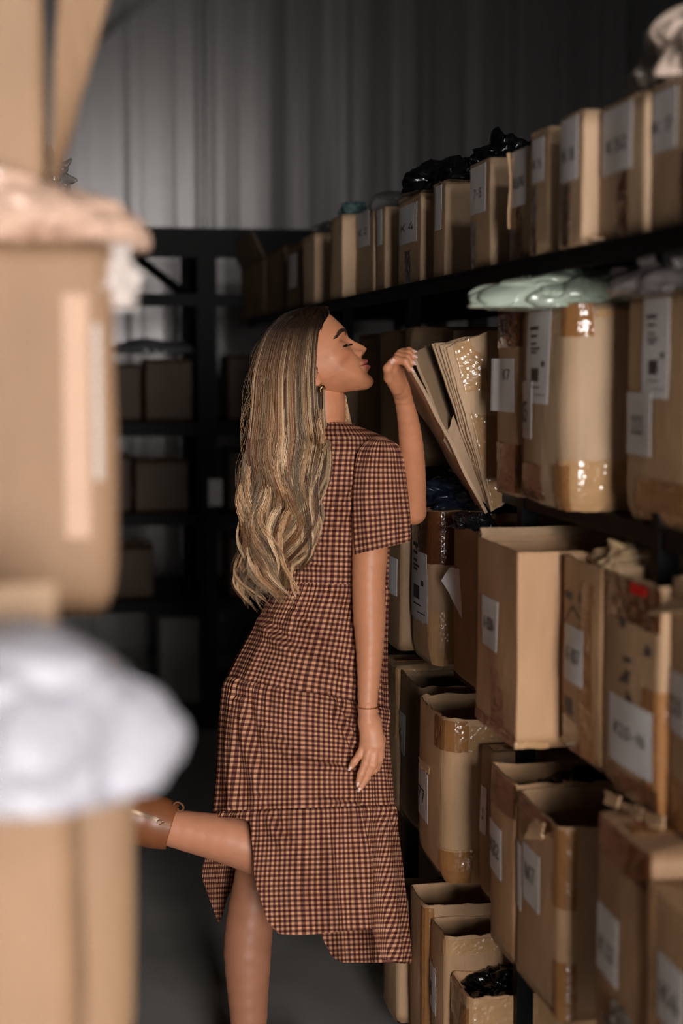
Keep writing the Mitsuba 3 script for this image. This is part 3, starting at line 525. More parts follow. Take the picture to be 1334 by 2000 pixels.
bag('white plastic scrap at the left edge above the tall blurred carton', (-.19, 1.72, Z2 + .39), (.11, .05, .05), lin(196, 192, 190), 65, rough=.4, amp=.1)
l2 = carton('blurred carton on the upper left shelf with its flap hanging open', world=(-.42, .010, 1.93, 2.25, Z1, .235), tint=(.80, .74, .70), rnd=.012)
flap(l2, [at_Y(118, -40, 1.92), at_Y(222, -40, 1.90), at_Y(132, 285, 1.90), at_Y(96, 390, 1.92)], (.74, .68, .64), n=20)
l1 = carton('brown carton at the top left corner above the blurred upper carton', world=(-.46, -.01, 1.95, 2.3, Z1 + .24, .22), tint=(.8, .65, .5))
cb = tube(spline([at_Y(150, 150, 1.99), at_Y(205, 62, 1.97), at_Y(250, 22, 1.96), at_Y(330, -45, 1.96)], 24), .0045, 8)
single('black_strap', 'black strap hanging beside the open flap at the upper left', 'strap', cb, 'm_black', smooth=True)
for i, (lb_, a_, b_, X) in enumerate((('hidden carton under the foil bag on the upper left shelf', 3.75, 4.1, .02), ('carton farther along the upper left shelf', 2.4, 2.75, -.02))):
    carton(lb_, world=(-.4, X, a_, b_, Z1, .2))
for lb_, z_, a_, b_, X in (('carton deep on the middle left shelf', Z2, 2.5, 2.9, .0), ('second carton deep on the middle left shelf', Z2, 3.0, 3.4, .01), ('carton far along the middle left shelf', Z2, 3.6, 4.0, .0), ('second carton far along the middle left shelf', Z2, 4.2, 4.6, .0),
                           ('carton deep on the third left shelf', Z3, 2.4, 2.8, .0), ('second carton deep on the third left shelf', Z3, 2.95, 3.35, .0), ('carton far along the third left shelf', Z3, 3.6, 4.0, .0), ('second carton far along the third left shelf', Z3, 4.2, 4.6, .0),
                           ('first carton on the low left shelf', Z4, 1.5, 1.9, .02), ('second carton on the low left shelf', Z4, 2.0, 2.4, .02), ('third carton on the low left shelf', Z4, 2.5, 2.9, .0), ('fourth carton on the low left shelf', Z4, 3.1, 3.5, .0),
                           ('first carton on the lowest left shelf', Z5, 1.5, 1.9, .02), ('second carton on the lowest left shelf', Z5, 2.1, 2.5, .02), ('third carton on the lowest left shelf', Z5, 2.7, 3.1, .02), ('fourth carton on the lowest left shelf', Z5, 3.3, 3.7, .02)):
    carton(lb_, world=(-.4, X, a_, b_, z_, .33))
p = at_Y(104, 372, 3.80)
m = bag_mesh(p, (.035, .045, .05), 71, sub=4, rough=.5, flat=.5, spikes=1.6)
rsp = np.random.RandomState(4)
sp = []
for (px, py) in [(140, 342), (122, 294), (108, 300), (120, 316)]:
    t = at_Y(px, py, 3.82); b = p + np.array([0, 0, .02]); d = t - b; s = np.cross(d, [0, 1, .2]); s /= np.linalg.norm(s)
    v = np.array([b + s * .014, b - s * .014, b + np.array([0, -.02, .012]), t]); sp.append(trimesh.Trimesh(v, [[0, 1, 3], [1, 2, 3], [2, 0, 3], [0, 2, 1]]))
m = cat_(m, *sp)
single('foil_bag', 'crumpled dark foil bag with pointed corners on the upper left shelf', 'bag', m, 'm_poly', color=flat_color(m.vertices, lin(110, 104, 100), 5, .5))

# ------------------------------------------------------------------ far end: a dark rack across the aisle
YB = 7.55
k = thing('storage_rack', 'dark steel rack with a diagonal brace across the far end of the aisle', 'shelf')
for X in (-.55, .70, 1.95):
    part(k, 'post', box(X, X + .085, YB, YB + .07, 0, 2.26), 'm_steel'); part(k, 'post', box(X, X + .085, YB + .85, YB + .92, 0, 2.26), 'm_steel')
for z, hh in ((2.26, .13), (1.97, .055), (1.40, .06), (.99, .05), (.60, .05), (.12, .05)):
    part(k, 'deck', cat_(box(-.465, .70, YB + .01, YB + .9, z - .02, z), box(-.465, .70, YB - .005, YB + .03, z - hh, z)), 'm_steel')
    part(k, 'deck', cat_(box(.785, 1.95, YB + .01, YB + .9, z - .02, z), box(.785, 1.95, YB - .005, YB + .03, z - hh, z)), 'm_steel')
d0, d1 = at_Y(300, 528, YB + .4), at_Y(400, 606, YB + .4)
part(k, 'brace', tube([d0 + (d0 - d1) * .35, d1], .022, 4), 'm_steel')
DEEP_SHADE_TINT = (.13, .12, .12)  # shade at the far end of the aisle put into the box colour
for lb_, x0_, x1_, z_, h_, tint in (('dim box on the middle of the far rack', .10, .45, 1.40, .26, DEEP_SHADE_TINT), ('dim box beside the post of the far rack', .47, .68, 1.40, .28, DEEP_SHADE_TINT), ('dim box on the third level of the far rack', .12, .40, .99, .26, DEEP_SHADE_TINT),
                              ('dim box near the post on the third level of the far rack', .42, .66, .99, .24, DEEP_SHADE_TINT), ('dim box on the fourth level of the far rack', .2, .50, .60, .24, DEEP_SHADE_TINT), ('dim box right of the post on the far rack', .84, 1.15, 1.40, .3, DEEP_SHADE_TINT),
                              ('dim box right of the post on the third level', .84, 1.1, .99, .28, DEEP_SHADE_TINT), ('dim box right of the post on the fourth level', .84, 1.1, .60, .28, DEEP_SHADE_TINT)):
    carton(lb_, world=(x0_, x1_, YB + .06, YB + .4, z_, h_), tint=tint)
p0, p1 = at_Y(314, 1332, YB), at_Y(392, 1205, YB)
wb = carton('pale grey carton low on the far rack', world=(p0[0], p1[0], YB + .02, YB + .36, .12, p1[2] - .12), tint=(.30, .44, .70))
pl = at_Y(418, 960, YB + .05); m = box(pl[0] - .03, pl[0] + .03, YB - .012, YB - .010, pl[2] - .06, pl[2] + .06)
single('paper_tag', 'pale paper tag hung on the post of the far rack', 'tag', m, 'm_paper', color=flat_color(m.vertices, PAPER))
m = bag_mesh(at_Y(300, 690, YB + .25), (.22, .1, .05), 81, sub=4)
single('grey_bag', 'grey plastic sheet lying on the second level of the far rack', 'bag', m, 'm_poly', smooth=True, color=flat_color(m.vertices, lin(80, 80, 84)))
# ------------------------------------------------------------------ the woman
PD = 3.86                                        # distance of her middle, along the camera's axis
def J(x, y, d, r): return np.r_[at_d(x, y, d), r * d / FPX]
def smin(a, b, k):
    h = np.clip(0.5 + 0.5 * (b - a) / k, 0, 1); return b + (a - b) * h - k * h * (1 - h)
def cone(p, A, B):                               # distance to a tapering limb between two joints (x, y, z, r)
    a, b, ra, rb = A[:3], B[:3], A[3], B[3]; ba = b - a; q = p - a
    t = np.clip((q @ ba) / (ba @ ba), 0, 1); return np.linalg.norm(q - t[..., None] * ba, axis=-1) - (ra + (rb - ra) * t)
def dens(js, n=22):
    from scipy.interpolate import PchipInterpolator
    js = np.array(js); d = np.r_[0, np.cumsum(np.linalg.norm(np.diff(js[:, :3], axis=0), axis=1))]
    q = np.linspace(0, d[-1], n); return np.c_[PchipInterpolator(d, js[:, :3])(q), PchipInterpolator(d, js[:, 3])(q)]
def chain(p, js, k=0.012):
    d = None
    for a, b in zip(js[:-1], js[1:]):
        c = cone(p, a, b); d = c if d is None else smin(d, c, k)
    return d
def nets(fn, lo, hi, h):
    """Naive surface nets of the zero level of fn over a box."""
    lo, hi = np.asarray(lo, float), np.asarray(hi, float); n = np.ceil((hi - lo) / h).astype(int) + 1
    ax = [lo[k] + np.arange(n[k]) * h for k in range(3)]
    g = np.stack(np.meshgrid(*ax, indexing='ij'), -1); D = np.empty(tuple(n))
    for i in range(0, n[0], 16): D[i:i + 16] = fn(g[i:i + 16])
    m = n - 1
    s = D < 0; c = np.zeros(tuple(m), int)
    for o in np.ndindex(2, 2, 2): c += s[o[0]:o[0] + m[0], o[1]:o[1] + m[1], o[2]:o[2] + m[2]]
    act = (c > 0) & (c < 8); idx = -np.ones(tuple(m), int); cells = np.argwhere(act); idx[act] = np.arange(len(cells))
    acc, cnt = np.zeros((len(cells), 3)), np.zeros(len(cells))
    for o in np.ndindex(2, 2, 2):
        for k in range(3):
            if o[k]: continue
            o2 = list(o); o2[k] = 1
            a = D[tuple((cells + o).T)]; b = D[tuple((cells + o2).T)]; x = (a < 0) != (b < 0)
            t = np.where(x, a / np.where(x, a - b, 1), 0)
            pt = cells + np.array(o, float); pt[:, k] += t
            acc += pt * x[:, None]; cnt += x
    v = lo + h * acc / cnt[:, None]
    F = []
    for k in range(3):
        u, w = (k + 1) % 3, (k + 2) % 3
        sl0 = [slice(None)] * 3; sl1 = [slice(None)] * 3; sl0[k] = slice(0, -1); sl1[k] = slice(1, None)
        a, b = s[tuple(sl0)], s[tuple(sl1)]
        e = np.argwhere(a != b); e = e[(e[:, u] > 0) & (e[:, w] > 0) & (e[:, u] < n[u] - 1) & (e[:, w] < n[w] - 1)]
        fl = a[tuple(e.T)]
        def I(du, dw): q = e.copy(); q[:, u] -= du; q[:, w] -= dw; return idx[tuple(q.T)]
        q = np.stack([I(1, 1), I(0, 1), I(0, 0), I(1, 0)], 1); q = np.where(fl[:, None], q, q[:, ::-1])
        F += [q[:, [0, 1, 2]], q[:, [0, 2, 3]]]
    return trimesh.Trimesh(v, np.vstack(F), process=False)
def limb(js, k=0.012, h=0.004, extra=None, pad=0.02):
    js = [np.asarray(j) for j in js]; P = np.array(js)
    lo = (P[:, :3] - P[:, 3:]).min(0) - pad; hi = (P[:, :3] + P[:, 3:]).max(0) + pad
    f = (lambda p: chain(p, js, k)) if extra is None else (lambda p: extra(p, chain(p, js, k)))
    return nets(f, lo, hi, h)

SKIN = lin(198, 133, 97); SKIN_D = lin(206, 143, 109); LIP = lin(190, 98, 92)
scene['m_skin'] = {'type': 'twosided', 'b': {'type': 'principled', 'base_color': VC, 'roughness': 0.47, 'specular': 0.42, 'sheen': 0.15}}

# ---- head: a sphere of directions round the head, shaped by the traced profile of the face
HO, TAU, HD = np.array([660.0, 700.0]), math.radians(25), 3.84
PXM = HD / FPX
FW2, UP2 = np.array([math.cos(TAU), -math.sin(TAU)]), np.array([-math.sin(TAU), -math.cos(TAU)])
h_o = at_d(*HO, HD); h_f = (R_ * FW2[0] - U_ * FW2[1]); h_u = (R_ * UP2[0] - U_ * UP2[1]); h_l = A_.copy()
yaw_h = math.radians(-3); h_f, h_l = h_f * math.cos(yaw_h) + h_l * math.sin(yaw_h), h_l * math.cos(yaw_h) - h_f * math.sin(yaw_h)
def head_pt(f, u, l): return h_o + PXM * (np.asarray(f)[..., None] * h_f + np.asarray(u)[..., None] * h_u + np.asarray(l)[..., None] * h_l)
def head_uv(p): q = (np.asarray(p) - h_o) / PXM; return q @ h_f, q @ h_u, q @ h_l
BASE = [(19, 88), (30, 67), (36.5, 47), (33.5, 28), (34, 12), (37, -4), (40, -14), (42.5, -28), (42, -36), (42.5, -44), (42, -52), (43, -64), (42.5, -70), (38, -76), (30, -78.5), (10, -74),
        (-14, -66), (-40, -58), (-66, -44), (-96, -30), (-116, 0), (-122, 30), (-112, 70), (-86, 96), (-50, 108), (-12, 103)]
def closed_radius(pts, c):
    q = np.array(pts, float) - c; a = np.unwrap(np.arctan2(q[:, 1], q[:, 0])); r = np.linalg.norm(q, axis=1)
    o = np.argsort(a); a, r = a[o], r[o]
    from scipy.interpolate import PchipInterpolator
    return PchipInterpolator(np.r_[a - 2 * math.pi, a, a + 2 * math.pi], np.r_[r, r, r])
HC = np.array([-18.0, 0.0])
RB = closed_radius(BASE, HC)
def g2(x, s): return np.exp(-(x / s) ** 2)
def build_head(nphi=520, npsi=250):
    phi = np.linspace(-math.pi, math.pi, nphi, endpoint=False)
    # more rows on the face
    phi = phi - 0.55 * np.sin(phi) * 0.9
    psi = np.linspace(-math.pi / 2 * .999, math.pi / 2 * .999, npsi)
    PH, PS = np.meshgrid(phi, psi, indexing='xy')
    rb = RB(PH)
    cs, sn = np.cos(PS), np.sin(PS)
    inp = rb * np.sign(cs) * np.abs(cs) ** 0.80
    f = HC[0] + inp * np.cos(PH); u = HC[1] + inp * np.sin(PH); l = 62.0 * np.abs(sn) ** 0.92 * np.sign(sn)
    # narrowing towards the chin and the crown, wider at the cheekbones
    tp = np.interp(u, [-82, -74, -62, -48, -30, -5, 20, 45, 75, 110], [.56, .62, .74, .86, .95, 1.0, 1.02, 1.0, .95, .86])
    front = 1 / (1 + np.exp(-(f - 5) / 9))
    l = l * (tp * (1 - .10 * front))
    al = np.abs(l); wf = 1 / (1 + np.exp(-(f - 0) / 6))
    # the nose: ridge, tip and wings
    ridge = np.interp(u, [-22, -17, -13, -7, 0, 12, 28, 38, 46], [0, 3, 11, 21.5, 20.0, 13.0, 3.0, .8, 0])
    sg = np.interp(u, [-18, -8, 2, 14, 28], [12.5, 11.0, 9.0, 7.6, 8.0])
    f = f + wf * ridge * np.exp(-(al / sg) ** 2.2)
    f = f + wf * 6.5 * g2(al - 13.5, 5.0) * g2(u + 10, 7.0)
    f = f - wf * 3.0 * g2(al - 20, 5) * g2(u + 8, 9)
    # sockets, lids, brow ridge, cheekbones
    f = f - wf * 9.0 * g2(al - 28, 15) * g2(u - 20, 12)
    f = f + wf * 6.5 * g2(al - 29, 11) * g2(u - 17, 8.5)
    f = f - wf * 2.4 * g2(al - 29, 12) * g2(u - 25.5, 3.2)
    f = f - wf * 1.4 * g2(al - 29, 12) * g2(u - 7.5, 3.5)
    f = f + wf * 3.2 * g2(al - 24, 20) * g2(u - 40, 7)
    f = f + wf * 4.5 * g2(al - 42, 14) * g2(u + 4, 12)
    l = l + np.sign(l) * 2.5 * g2(f + 2, 18) * g2(u - 2, 12)
    f = f - wf * 4.0 * g2(al - 44, 14) * g2(u + 36, 14)
    # lips: two rolls with a groove between them, corners drawn in
    lipw = np.clip(1 - (al / 26.0) ** 2, 0, 1)
    upl = 9.0 * g2(u + 28.8 - 1.5 * g2(al, 4) + al * .10, 4.6); lol = 9.0 * g2(u + 41.4 + al * -.18, 5.0)
    f = f + wf * (upl + lol) * lipw ** .7
    f = f - wf * 5.0 * g2(u + 34.8 + al * -.03, 1.6) * np.clip(1.12 - (al / 28.0) ** 2, 0, 1)
    f = f - wf * 2.0 * g2(al - 27, 4) * g2(u + 35, 5)
    f = f - wf * 1.0 * g2(al, 3.2) * g2(u + 20, 5)
    f = f + wf * 2.2 * g2(al, 15) * g2(u + 67, 9)
    f = f - wf * 2.0 * g2(al, 16) * g2(u + 51, 4.5)
    v = head_pt(f, u, l).reshape(-1, 3)
    fa = grid_faces(npsi, nphi, True)
    pl, prr = head_pt(*[np.array(a[0]).mean() for a in (f, u)], l[0].mean()), head_pt(f[-1].mean(), u[-1].mean(), l[-1].mean())
    n = len(v); i = np.arange(nphi); j = (i + 1) % nphi; last = (npsi - 1) * nphi
    fa = np.vstack([fa, np.stack([j, i, i * 0 + n], 1), np.stack([last + i, last + j, i * 0 + n + 1], 1)])
    m = trimesh.Trimesh(np.vstack([v, pl.reshape(1, 3), prr.reshape(1, 3)]), fa, process=False)
    if m.volume < 0: m.invert()
    return m
head = build_head()
# ear on her right side (mostly under the hair) and on her left
def ear(sgn):
    def fn(p):
        f, u, l = head_uv(p); l = l * sgn
        F = f + 60 + (u + 8) * .18; L = l - 60 - (F < 0) * 0
        e = np.sqrt((F / 15) ** 2 + ((u + 10) / 27) ** 2 + ((L + F * .28) / 6.5) ** 2) - 1
        hol = np.sqrt(((F - 2) / 9) ** 2 + ((u + 6) / 17) ** 2 + ((L + F * .28 - 6) / 5.5) ** 2) - 1
        return np.maximum(e, -hol) * 6 * PXM
    c = head_pt(-60, -10, 60 * sgn); r = 40 * PXM
    return nets(fn, c - r, c + r, .0016)

# ---- body
NECK = [J(622, 728, 3.865, 42), J(626, 790, 3.865, 43), J(628, 850, 3.87, 48)]
torso = [J(634, 905, 3.87, 56), J(640, 960, 3.87, 72), J(632, 1090, 3.87, 66), J(600, 1230, 3.87, 84), J(588, 1320, 3.87, 92)]
sho = [J(720, 902, 3.745, 30), J(640, 895, 3.87, 34), J(668, 900, 4.01, 30)]
R_ARM = [J(722, 903, 3.74, 31), J(724, 960, 3.72, 35), J(722, 1090, 3.705, 33.5), J(720, 1140, 3.70, 31.5), J(721, 1195, 3.695, 31.5), J(722, 1250, 3.685, 27.5), J(720, 1330, 3.67, 21.5), J(718, 1382, 3.66, 18.6), J(719, 1408, 3.655, 19.5)]
R_ARM = list(dens(R_ARM, 22))
def right_arm():
    palm = [J(714, 1412, 3.658, 12), J(713, 1452, 3.653, 11)], [J(721, 1412, 3.658, 13), J(723, 1456, 3.648, 12)], [J(728, 1412, 3.658, 13), J(734, 1456, 3.648, 12)], [J(731, 1410, 3.663, 12), J(741, 1452, 3.653, 11)]
    fing = [[J(713, 1452, 3.653, 8.6), J(702, 1474, 3.648, 7.4), J(692, 1488, 3.648, 6.8), J(685.5, 1498, 3.648, 5.4)],
            [J(723, 1457, 3.648, 9.2), J(714, 1490, 3.638, 8.2), J(705, 1512, 3.638, 7.3), J(700, 1528, 3.638, 5.6)],
            [J(734, 1457, 3.648, 9.4), J(728, 1494, 3.643, 8.4), J(714, 1521, 3.648, 7.3), J(703.5, 1539, 3.648, 5.6)],
            [J(742, 1453, 3.653, 9.0), J(740, 1482, 3.653, 8.0), J(731, 1503, 3.663, 7.2), J(721, 1513, 3.668, 5.6)],
            [J(731, 1415, 3.678, 11), J(743, 1444, 3.698, 10), J(742, 1475, 3.713, 8.6), J(736, 1500, 3.718, 7)]]
    pts = np.array(R_ARM)
    def fn(p):
        d = chain(p, R_ARM[9:], .005)
        for a, b in palm: d = smin(d, cone(p, a, b), .012)
        for j, fg in enumerate(fing): d = smin(d, chain(p, fg, .004), .0055)
        return d
    up = limb(R_ARM[:-1], .005, .004)
    allp = np.array([q for fg in fing for q in fg] + [R_ARM[-1], R_ARM[-2]])
    lo = allp[:, :3].min(0) - .035; hi = allp[:, :3].max(0) + .045; zc = R_ARM[-2][2] * .4 + R_ARM[-3][2] * .6
    hnd = nets(lambda p: np.maximum(fn(p), p[..., 2] - zc), lo, hi, .0019)
    return up, hnd, fing
L_ARM = [J(668, 900, 4.01, 30), J(740, 960, 3.95, 33), J(796, 998, 3.83, 26), J(808, 1000, 3.79, 24), J(808, 940, 3.755, 23), J(804, 880, 3.72, 23), J(796, 815, 3.68, 19.5), J(788, 780, 3.655, 17), J(783, 762, 3.64, 17)]
L_ARM = list(dens(L_ARM[:4], 8))[:-1] + list(dens(L_ARM[3:], 14))
def left_arm():
    palm = [J(780, 762, 3.625, 13), J(766, 722, 3.57, 11)], [J(782, 762, 3.637, 13), J(768, 716, 3.588, 11)], [J(784, 762, 3.648, 12), J(771, 711, 3.606, 10.5)], [J(786, 764, 3.655, 12), J(775, 708, 3.624, 10)]
    fing = [[J(766, 722, 3.57, 9.0), J(774, 703, 3.550, 8.4), J(792, 706, 3.540, 7.4), J(801, 721, 3.540, 6.2)],
            [J(768, 716, 3.588, 9.4), J(778, 696, 3.568, 8.6), J(796, 698, 3.556, 7.5), J(805, 709, 3.552, 6.2)],
            [J(771, 711, 3.606, 9.4), J(782, 691, 3.586, 8.4), J(798, 690, 3.574, 7.4), J(807, 697, 3.570, 6.2)],
            [J(775, 708, 3.624, 8.6), J(786, 688, 3.606, 7.6), J(799, 685, 3.596, 6.8), J(807, 688, 3.592, 5.6)],
            [J(775, 760, 3.61, 12), J(760, 738, 3.575, 10.2), J(757, 720, 3.553, 8.8), J(765, 707, 3.545, 7)]]
    def fn(p):
        d = chain(p, L_ARM[9:], .005)
        for a, b in palm: d = smin(d, cone(p, a, b), .012)
        for j, fg in enumerate(fing): d = smin(d, chain(p, fg, .004), .005)
        return d
    up = limb(L_ARM[:-1], .006, .004)
    allp = np.array([q for fg in fing for q in fg] + [L_ARM[-1], L_ARM[-2]])
    lo = allp[:, :3].min(0) - .045; hi = allp[:, :3].max(0) + .035; zc = L_ARM[-2][2] * .4 + L_ARM[-3][2] * .6
    return up, nets(lambda p: np.maximum(fn(p), zc - p[..., 2]), lo, hi, .0019), fing
S_LEG = [J(600, 1330, 3.93, 86), J(556, 1520, 3.92, 70), J(512, 1690, 3.91, 50), J(500, 1735, 3.91, 45), J(488, 1800, 3.91, 46), J(483, 1860, 3.91, 45.5), J(484, 1930, 3.91, 40), J(486, 2000, 3.91, 34.5), J(487, 2050, 3.91, 30), J(487, 2072, 3.91, 29)]
K_LEG = [J(600, 1340, 3.80, 84), J(590, 1500, 3.79, 70), J(578, 1640, 3.78, 52), J(555, 1672, 3.78, 49), J(505, 1660, 3.78, 48), J(450, 1641, 3.78, 46.5), J(395, 1629, 3.78, 41), J(345, 1619, 3.78, 36), J(300, 1608, 3.78, 32), J(240, 1590, 3.78, 30)]
def shin_bump(js, a, b):
    return None
ra_up, ra_hand, ra_f = right_arm(); la_up, la_hand, la_f = left_arm()
def torso_fn(p):
    d = chain(p, NECK, .03); d = smin(d, chain(p, torso, .05), .03); return smin(d, chain(p, sho, .03), .03)
tp_ = np.array(NECK + torso + sho)
trunk = nets(torso_fn, (tp_[:, :3] - tp_[:, 3:]).min(0) - .03, (tp_[:, :3] + tp_[:, 3:]).max(0) + .03, .007)
pieces = [head, ear(-1), ear(1), trunk, ra_up, ra_hand, la_up, la_hand, limb(dens(S_LEG, 26), .006, .005), limb(dens(K_LEG, 26), .006, .005)]
import manifold3d
def to_man(m):
    return manifold3d.Manifold(manifold3d.Mesh(np.asarray(m.vertices, np.float32), np.asarray(m.faces, np.uint32)))
mans = []
for m in pieces:
    q = to_man(m)
    if q.status() != manifold3d.Error.NoError or q.volume() <= 0:
        mm = trimesh.Trimesh(m.vertices, m.faces, process=True); mm.fill_holes(); q = to_man(mm)
        if q.status() == manifold3d.Error.NoError and q.volume() < 0: mm.invert(); q = to_man(mm)
    if q.status() == manifold3d.Error.NoError: mans.append(q)
    else: print('piece not manifold', q.status(), q.volume(), len(m.vertices), m.is_watertight)
bm = mans[0]
for q in mans[1:]: bm = bm + q
bb = bm.to_mesh(); body = trimesh.Trimesh(bb.vert_properties[:, :3], bb.tri_verts, process=False)
v = np.array(body.vertices)
f_, u_, l_ = head_uv(v)
col = SKIN * (0.93 + 0.14 * meshkit.fbm(v * 55, 3, 5))[:, None]
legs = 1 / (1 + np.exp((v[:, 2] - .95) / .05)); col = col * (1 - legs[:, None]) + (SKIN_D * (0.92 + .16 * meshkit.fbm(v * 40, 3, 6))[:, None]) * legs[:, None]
low = 1 / (1 + np.exp((v[:, 2] - .56) / .03)); col = col * (1 - low * .40)[:, None] * np.where(low[:, None] > .01, [1, .96, .97], [1, 1, 1])  # skin darkened low down, standing in for shade on the standing leg
def blend(c, w): global col; w = np.clip(w, 0, 1)[:, None]; col = col * (1 - w) + np.asarray(c) * w
hd = (f_ > -20) & (u_ > -85)
al_ = np.abs(l_); hs = (u_ > -90) / (1 + np.exp(-(f_ + 12) / 9))
blend(lin(196, 112, 84), .45 * g2(al_ - 46, 14) * g2(u_ + 6 - (f_ - 10) * .35, 9) * hs)
blend(lin(146, 82, 54), .55 * g2(al_ - 54, 12) * g2(u_ + 20 - (f_ + 5) * .4, 8) * hs)
lipm = (g2(u_ + 28.8 + al_ * .10, 5.2) + g2(u_ + 41.6 - al_ * .18, 6.2)) * np.clip(1.5 * (1 - (al_ / 26.5) ** 2), 0, 1) * (f_ > 24) * hd
blend(LIP, np.clip(lipm * 1.6 - .25, 0, .92))
blend(lin(96, 36, 34), .8 * g2(u_ + 34.8 - al_ * .03, 1.3) * (al_ < 26) * (f_ > 22) * hd)  # crease shade between the lips, painted into the colour
bl_ = 36.5 + 6.5 * np.sin(math.pi * np.minimum(1, np.clip((al_ - 14) / 35, 0, 1) * .95 + .1) * .75) - 20.8 * np.clip((al_ - 14) / 35 - .55, 0, 1) ** 1.3
blend(lin(58, 36, 24), .85 * g2(u_ - bl_, 1.0 + 3.2 * np.clip(1 - (al_ - 14) / 35, 0, 1) ** .5) * (al_ > 11) * (al_ < 50) * (f_ > -5) * hd)
blend(lin(40, 20, 16), .8 * g2(al_ - 7.5, 3.2) * g2(u_ + 15.5, 2.0) * (f_ > 40) * hd)  # nostril shadow painted into the skin colour
# eyelids: crease shade painted in, the dark lash line and a dark strip of eye between the lids
blend(lin(120, 74, 52), .5 * g2(al_ - 30, 12) * g2(u_ - 25.5, 3.0) * (f_ > 5) * hd)
lidc = 14.6 - .012 * (al_ - 29) ** 2
blend(lin(30, 20, 16), 1.0 * g2(u_ - lidc, 1.7) * (np.abs(al_ - 30) < 14) * (f_ > 4) * hd)
blend(lin(60, 44, 36), .8 * g2(u_ - lidc + 3.2, 1.5) * (np.abs(al_ - 29) < 8) * (f_ > 4) * hd)
per = thing('person', 'blonde woman in a brown gingham dress peeking behind a carton, one foot kicked up', 'person')
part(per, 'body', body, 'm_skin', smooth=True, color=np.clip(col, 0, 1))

def head_curve(pts, n=20): return spline([head_pt(*q) for q in pts], n)
def surf_f(u, l):                                # how far forward the face is at (u, l)
    vv = np.array(head.vertices); F_, U2, L2 = SF
    d2 = (U2 - u) ** 2 + (L2 - l) ** 2 - np.clip(F_, -40, 80) * 2.0 * 0
    k = np.where(F_ > -15)[0]; i = k[np.argsort(d2[k])[:4]]; return F_[i].max()
SF = head_uv(np.array(head.vertices))
MDARK = 'm_lash'
pr('m_lash', (0.012, 0.008, 0.006), 0.6, 0.2)
pr('m_brow', (0.035, 0.020, 0.012), 0.7, 0.2)
for sgn in (-1, 1):
    bw = []
    rb_ = random.Random(3)
    for k in range(220):                         # eyebrow hairs along an arched line
        t = k / 219.0; L0 = 14 + 35 * t; U0 = 36.5 + 6.5 * math.sin(math.pi * min(1, t * .95 + .1) * .75) - 13 * max(0, t - .55) ** 1.3 * 1.6
        th = 4.2 * (1 - t) ** .5 + .8; U0 += rb_.uniform(-1, 1) * th; L0 += rb_.uniform(-1, 1)
        F0 = surf_f(U0, L0 * sgn)
        a = head_pt(F0 + .2, U0, L0 * sgn); b = head_pt(surf_f(U0 + 1.6, (L0 + 4.5) * sgn) + .9, U0 + 1.6 - 2.2 * t, (L0 + 4.5) * sgn)
        bw.append(tube([a, (a + b) / 2 + h_f * PXM * .5, b], [.00042, .00036, .0001], 4, False))
    part(per, 'eyebrow', cat_(*bw), 'm_brow')
    la = []
    for k in range(26):
        t = k / 25.0; L0 = 19 + 22 * t; U0 = 14.2 - .012 * (L0 - 29) ** 2; F0 = surf_f(U0, L0 * sgn)
        a = head_pt(F0, U0, L0 * sgn); b = head_pt(F0 + 6.5 - 2.5 * t, U0 - 2.6, (L0 + 5 * (t - .3)) * sgn); c = head_pt(F0 + 9.5 - 3.5 * t, U0 - 1.2, (L0 + 8 * (t - .3)) * sgn)
        la.append(tube(spline([a, b, c], 5), [.0005, .00045, .0004, .0003, .0001], 4, False))
    part(per, 'eyelashes', cat_(*la), 'm_lash')
# fingernails: pale ovals on the finger tips that the camera side shows
pr('m_nail', lin(222, 184, 172), 0.25, 0.5)
for fg, ids in ((ra_f, (0, 1, 2)), (la_f, (0, 1, 2, 3, 4))):
    for i in ids:
        a, b = fg[i][-2], fg[i][-1]; t = b[:3] - a[:3]; t /= np.linalg.norm(t)
        toc = EYE - b[:3]; toc -= t * (toc @ t); toc /= np.linalg.norm(toc); sd = np.cross(t, toc)
        if fg is la_f: toc = toc * .6 + U_ * .4 + R_ * .3; toc -= t * (toc @ t); toc /= np.linalg.norm(toc); sd = np.cross(t, toc)
        m = trimesh.creation.icosphere(subdivisions=2); q = np.array(m.vertices) * np.array([b[3] * 1.05, b[3] * .50, b[3] * .20])
        q = b[:3] + toc * b[3] * .86 + t * b[3] * .55 + q[:, :1] * t + q[:, 1:2] * sd + q[:, 2:] * toc
        part(per, 'fingernail', trimesh.Trimesh(q, m.faces, process=False), 'm_nail', 'pale fingernail' if i == 0 else None, smooth=True)
scene['m_gold'] = {'type': 'twosided', 'b': {'type': 'principled', 'base_color': {'type': 'rgb', 'value': [.80, .50, .24]}, 'metallic': 1.0, 'roughness': 0.16}}
er = []
ec = at_d(630, 762, HD - 64 * PXM)
for k in range(15):
    a = -2.3 + k / 14 * 3.6; er.append(ec + R_ * math.sin(a) * 4.6 * PXM + U_ * math.cos(a) * 6.5 * PXM)
part(per, 'earring', tube(er, np.interp(np.arange(15), [0, 4, 9, 14], [2.2, 4.2, 4.6, 1.6]) * PXM, 12), 'm_gold', 'gold dome earring', smooth=True)
br = []
for k in range(44):                              # chain bracelet: links round the right wrist
    a = 2 * math.pi * k / 44; w = J(718.5, 1380 + 2 * math.sin(a), 3.66, 20.3)
    c = w[:3] + R_ * math.cos(a) * w[3] * 1.04 - A_ * math.sin(a) * w[3] * 1.04; tdir = -R_ * math.sin(a) - A_ * math.cos(a)
    nrm = U_ if k % 2 else (R_ * math.cos(a) - A_ * math.sin(a))
    br.append(tube([c + tdir * math.cos(q) * .0021 + nrm * math.sin(q) * .0015 for q in np.linspace(0, 2 * math.pi, 9)], .00068, 4, False))
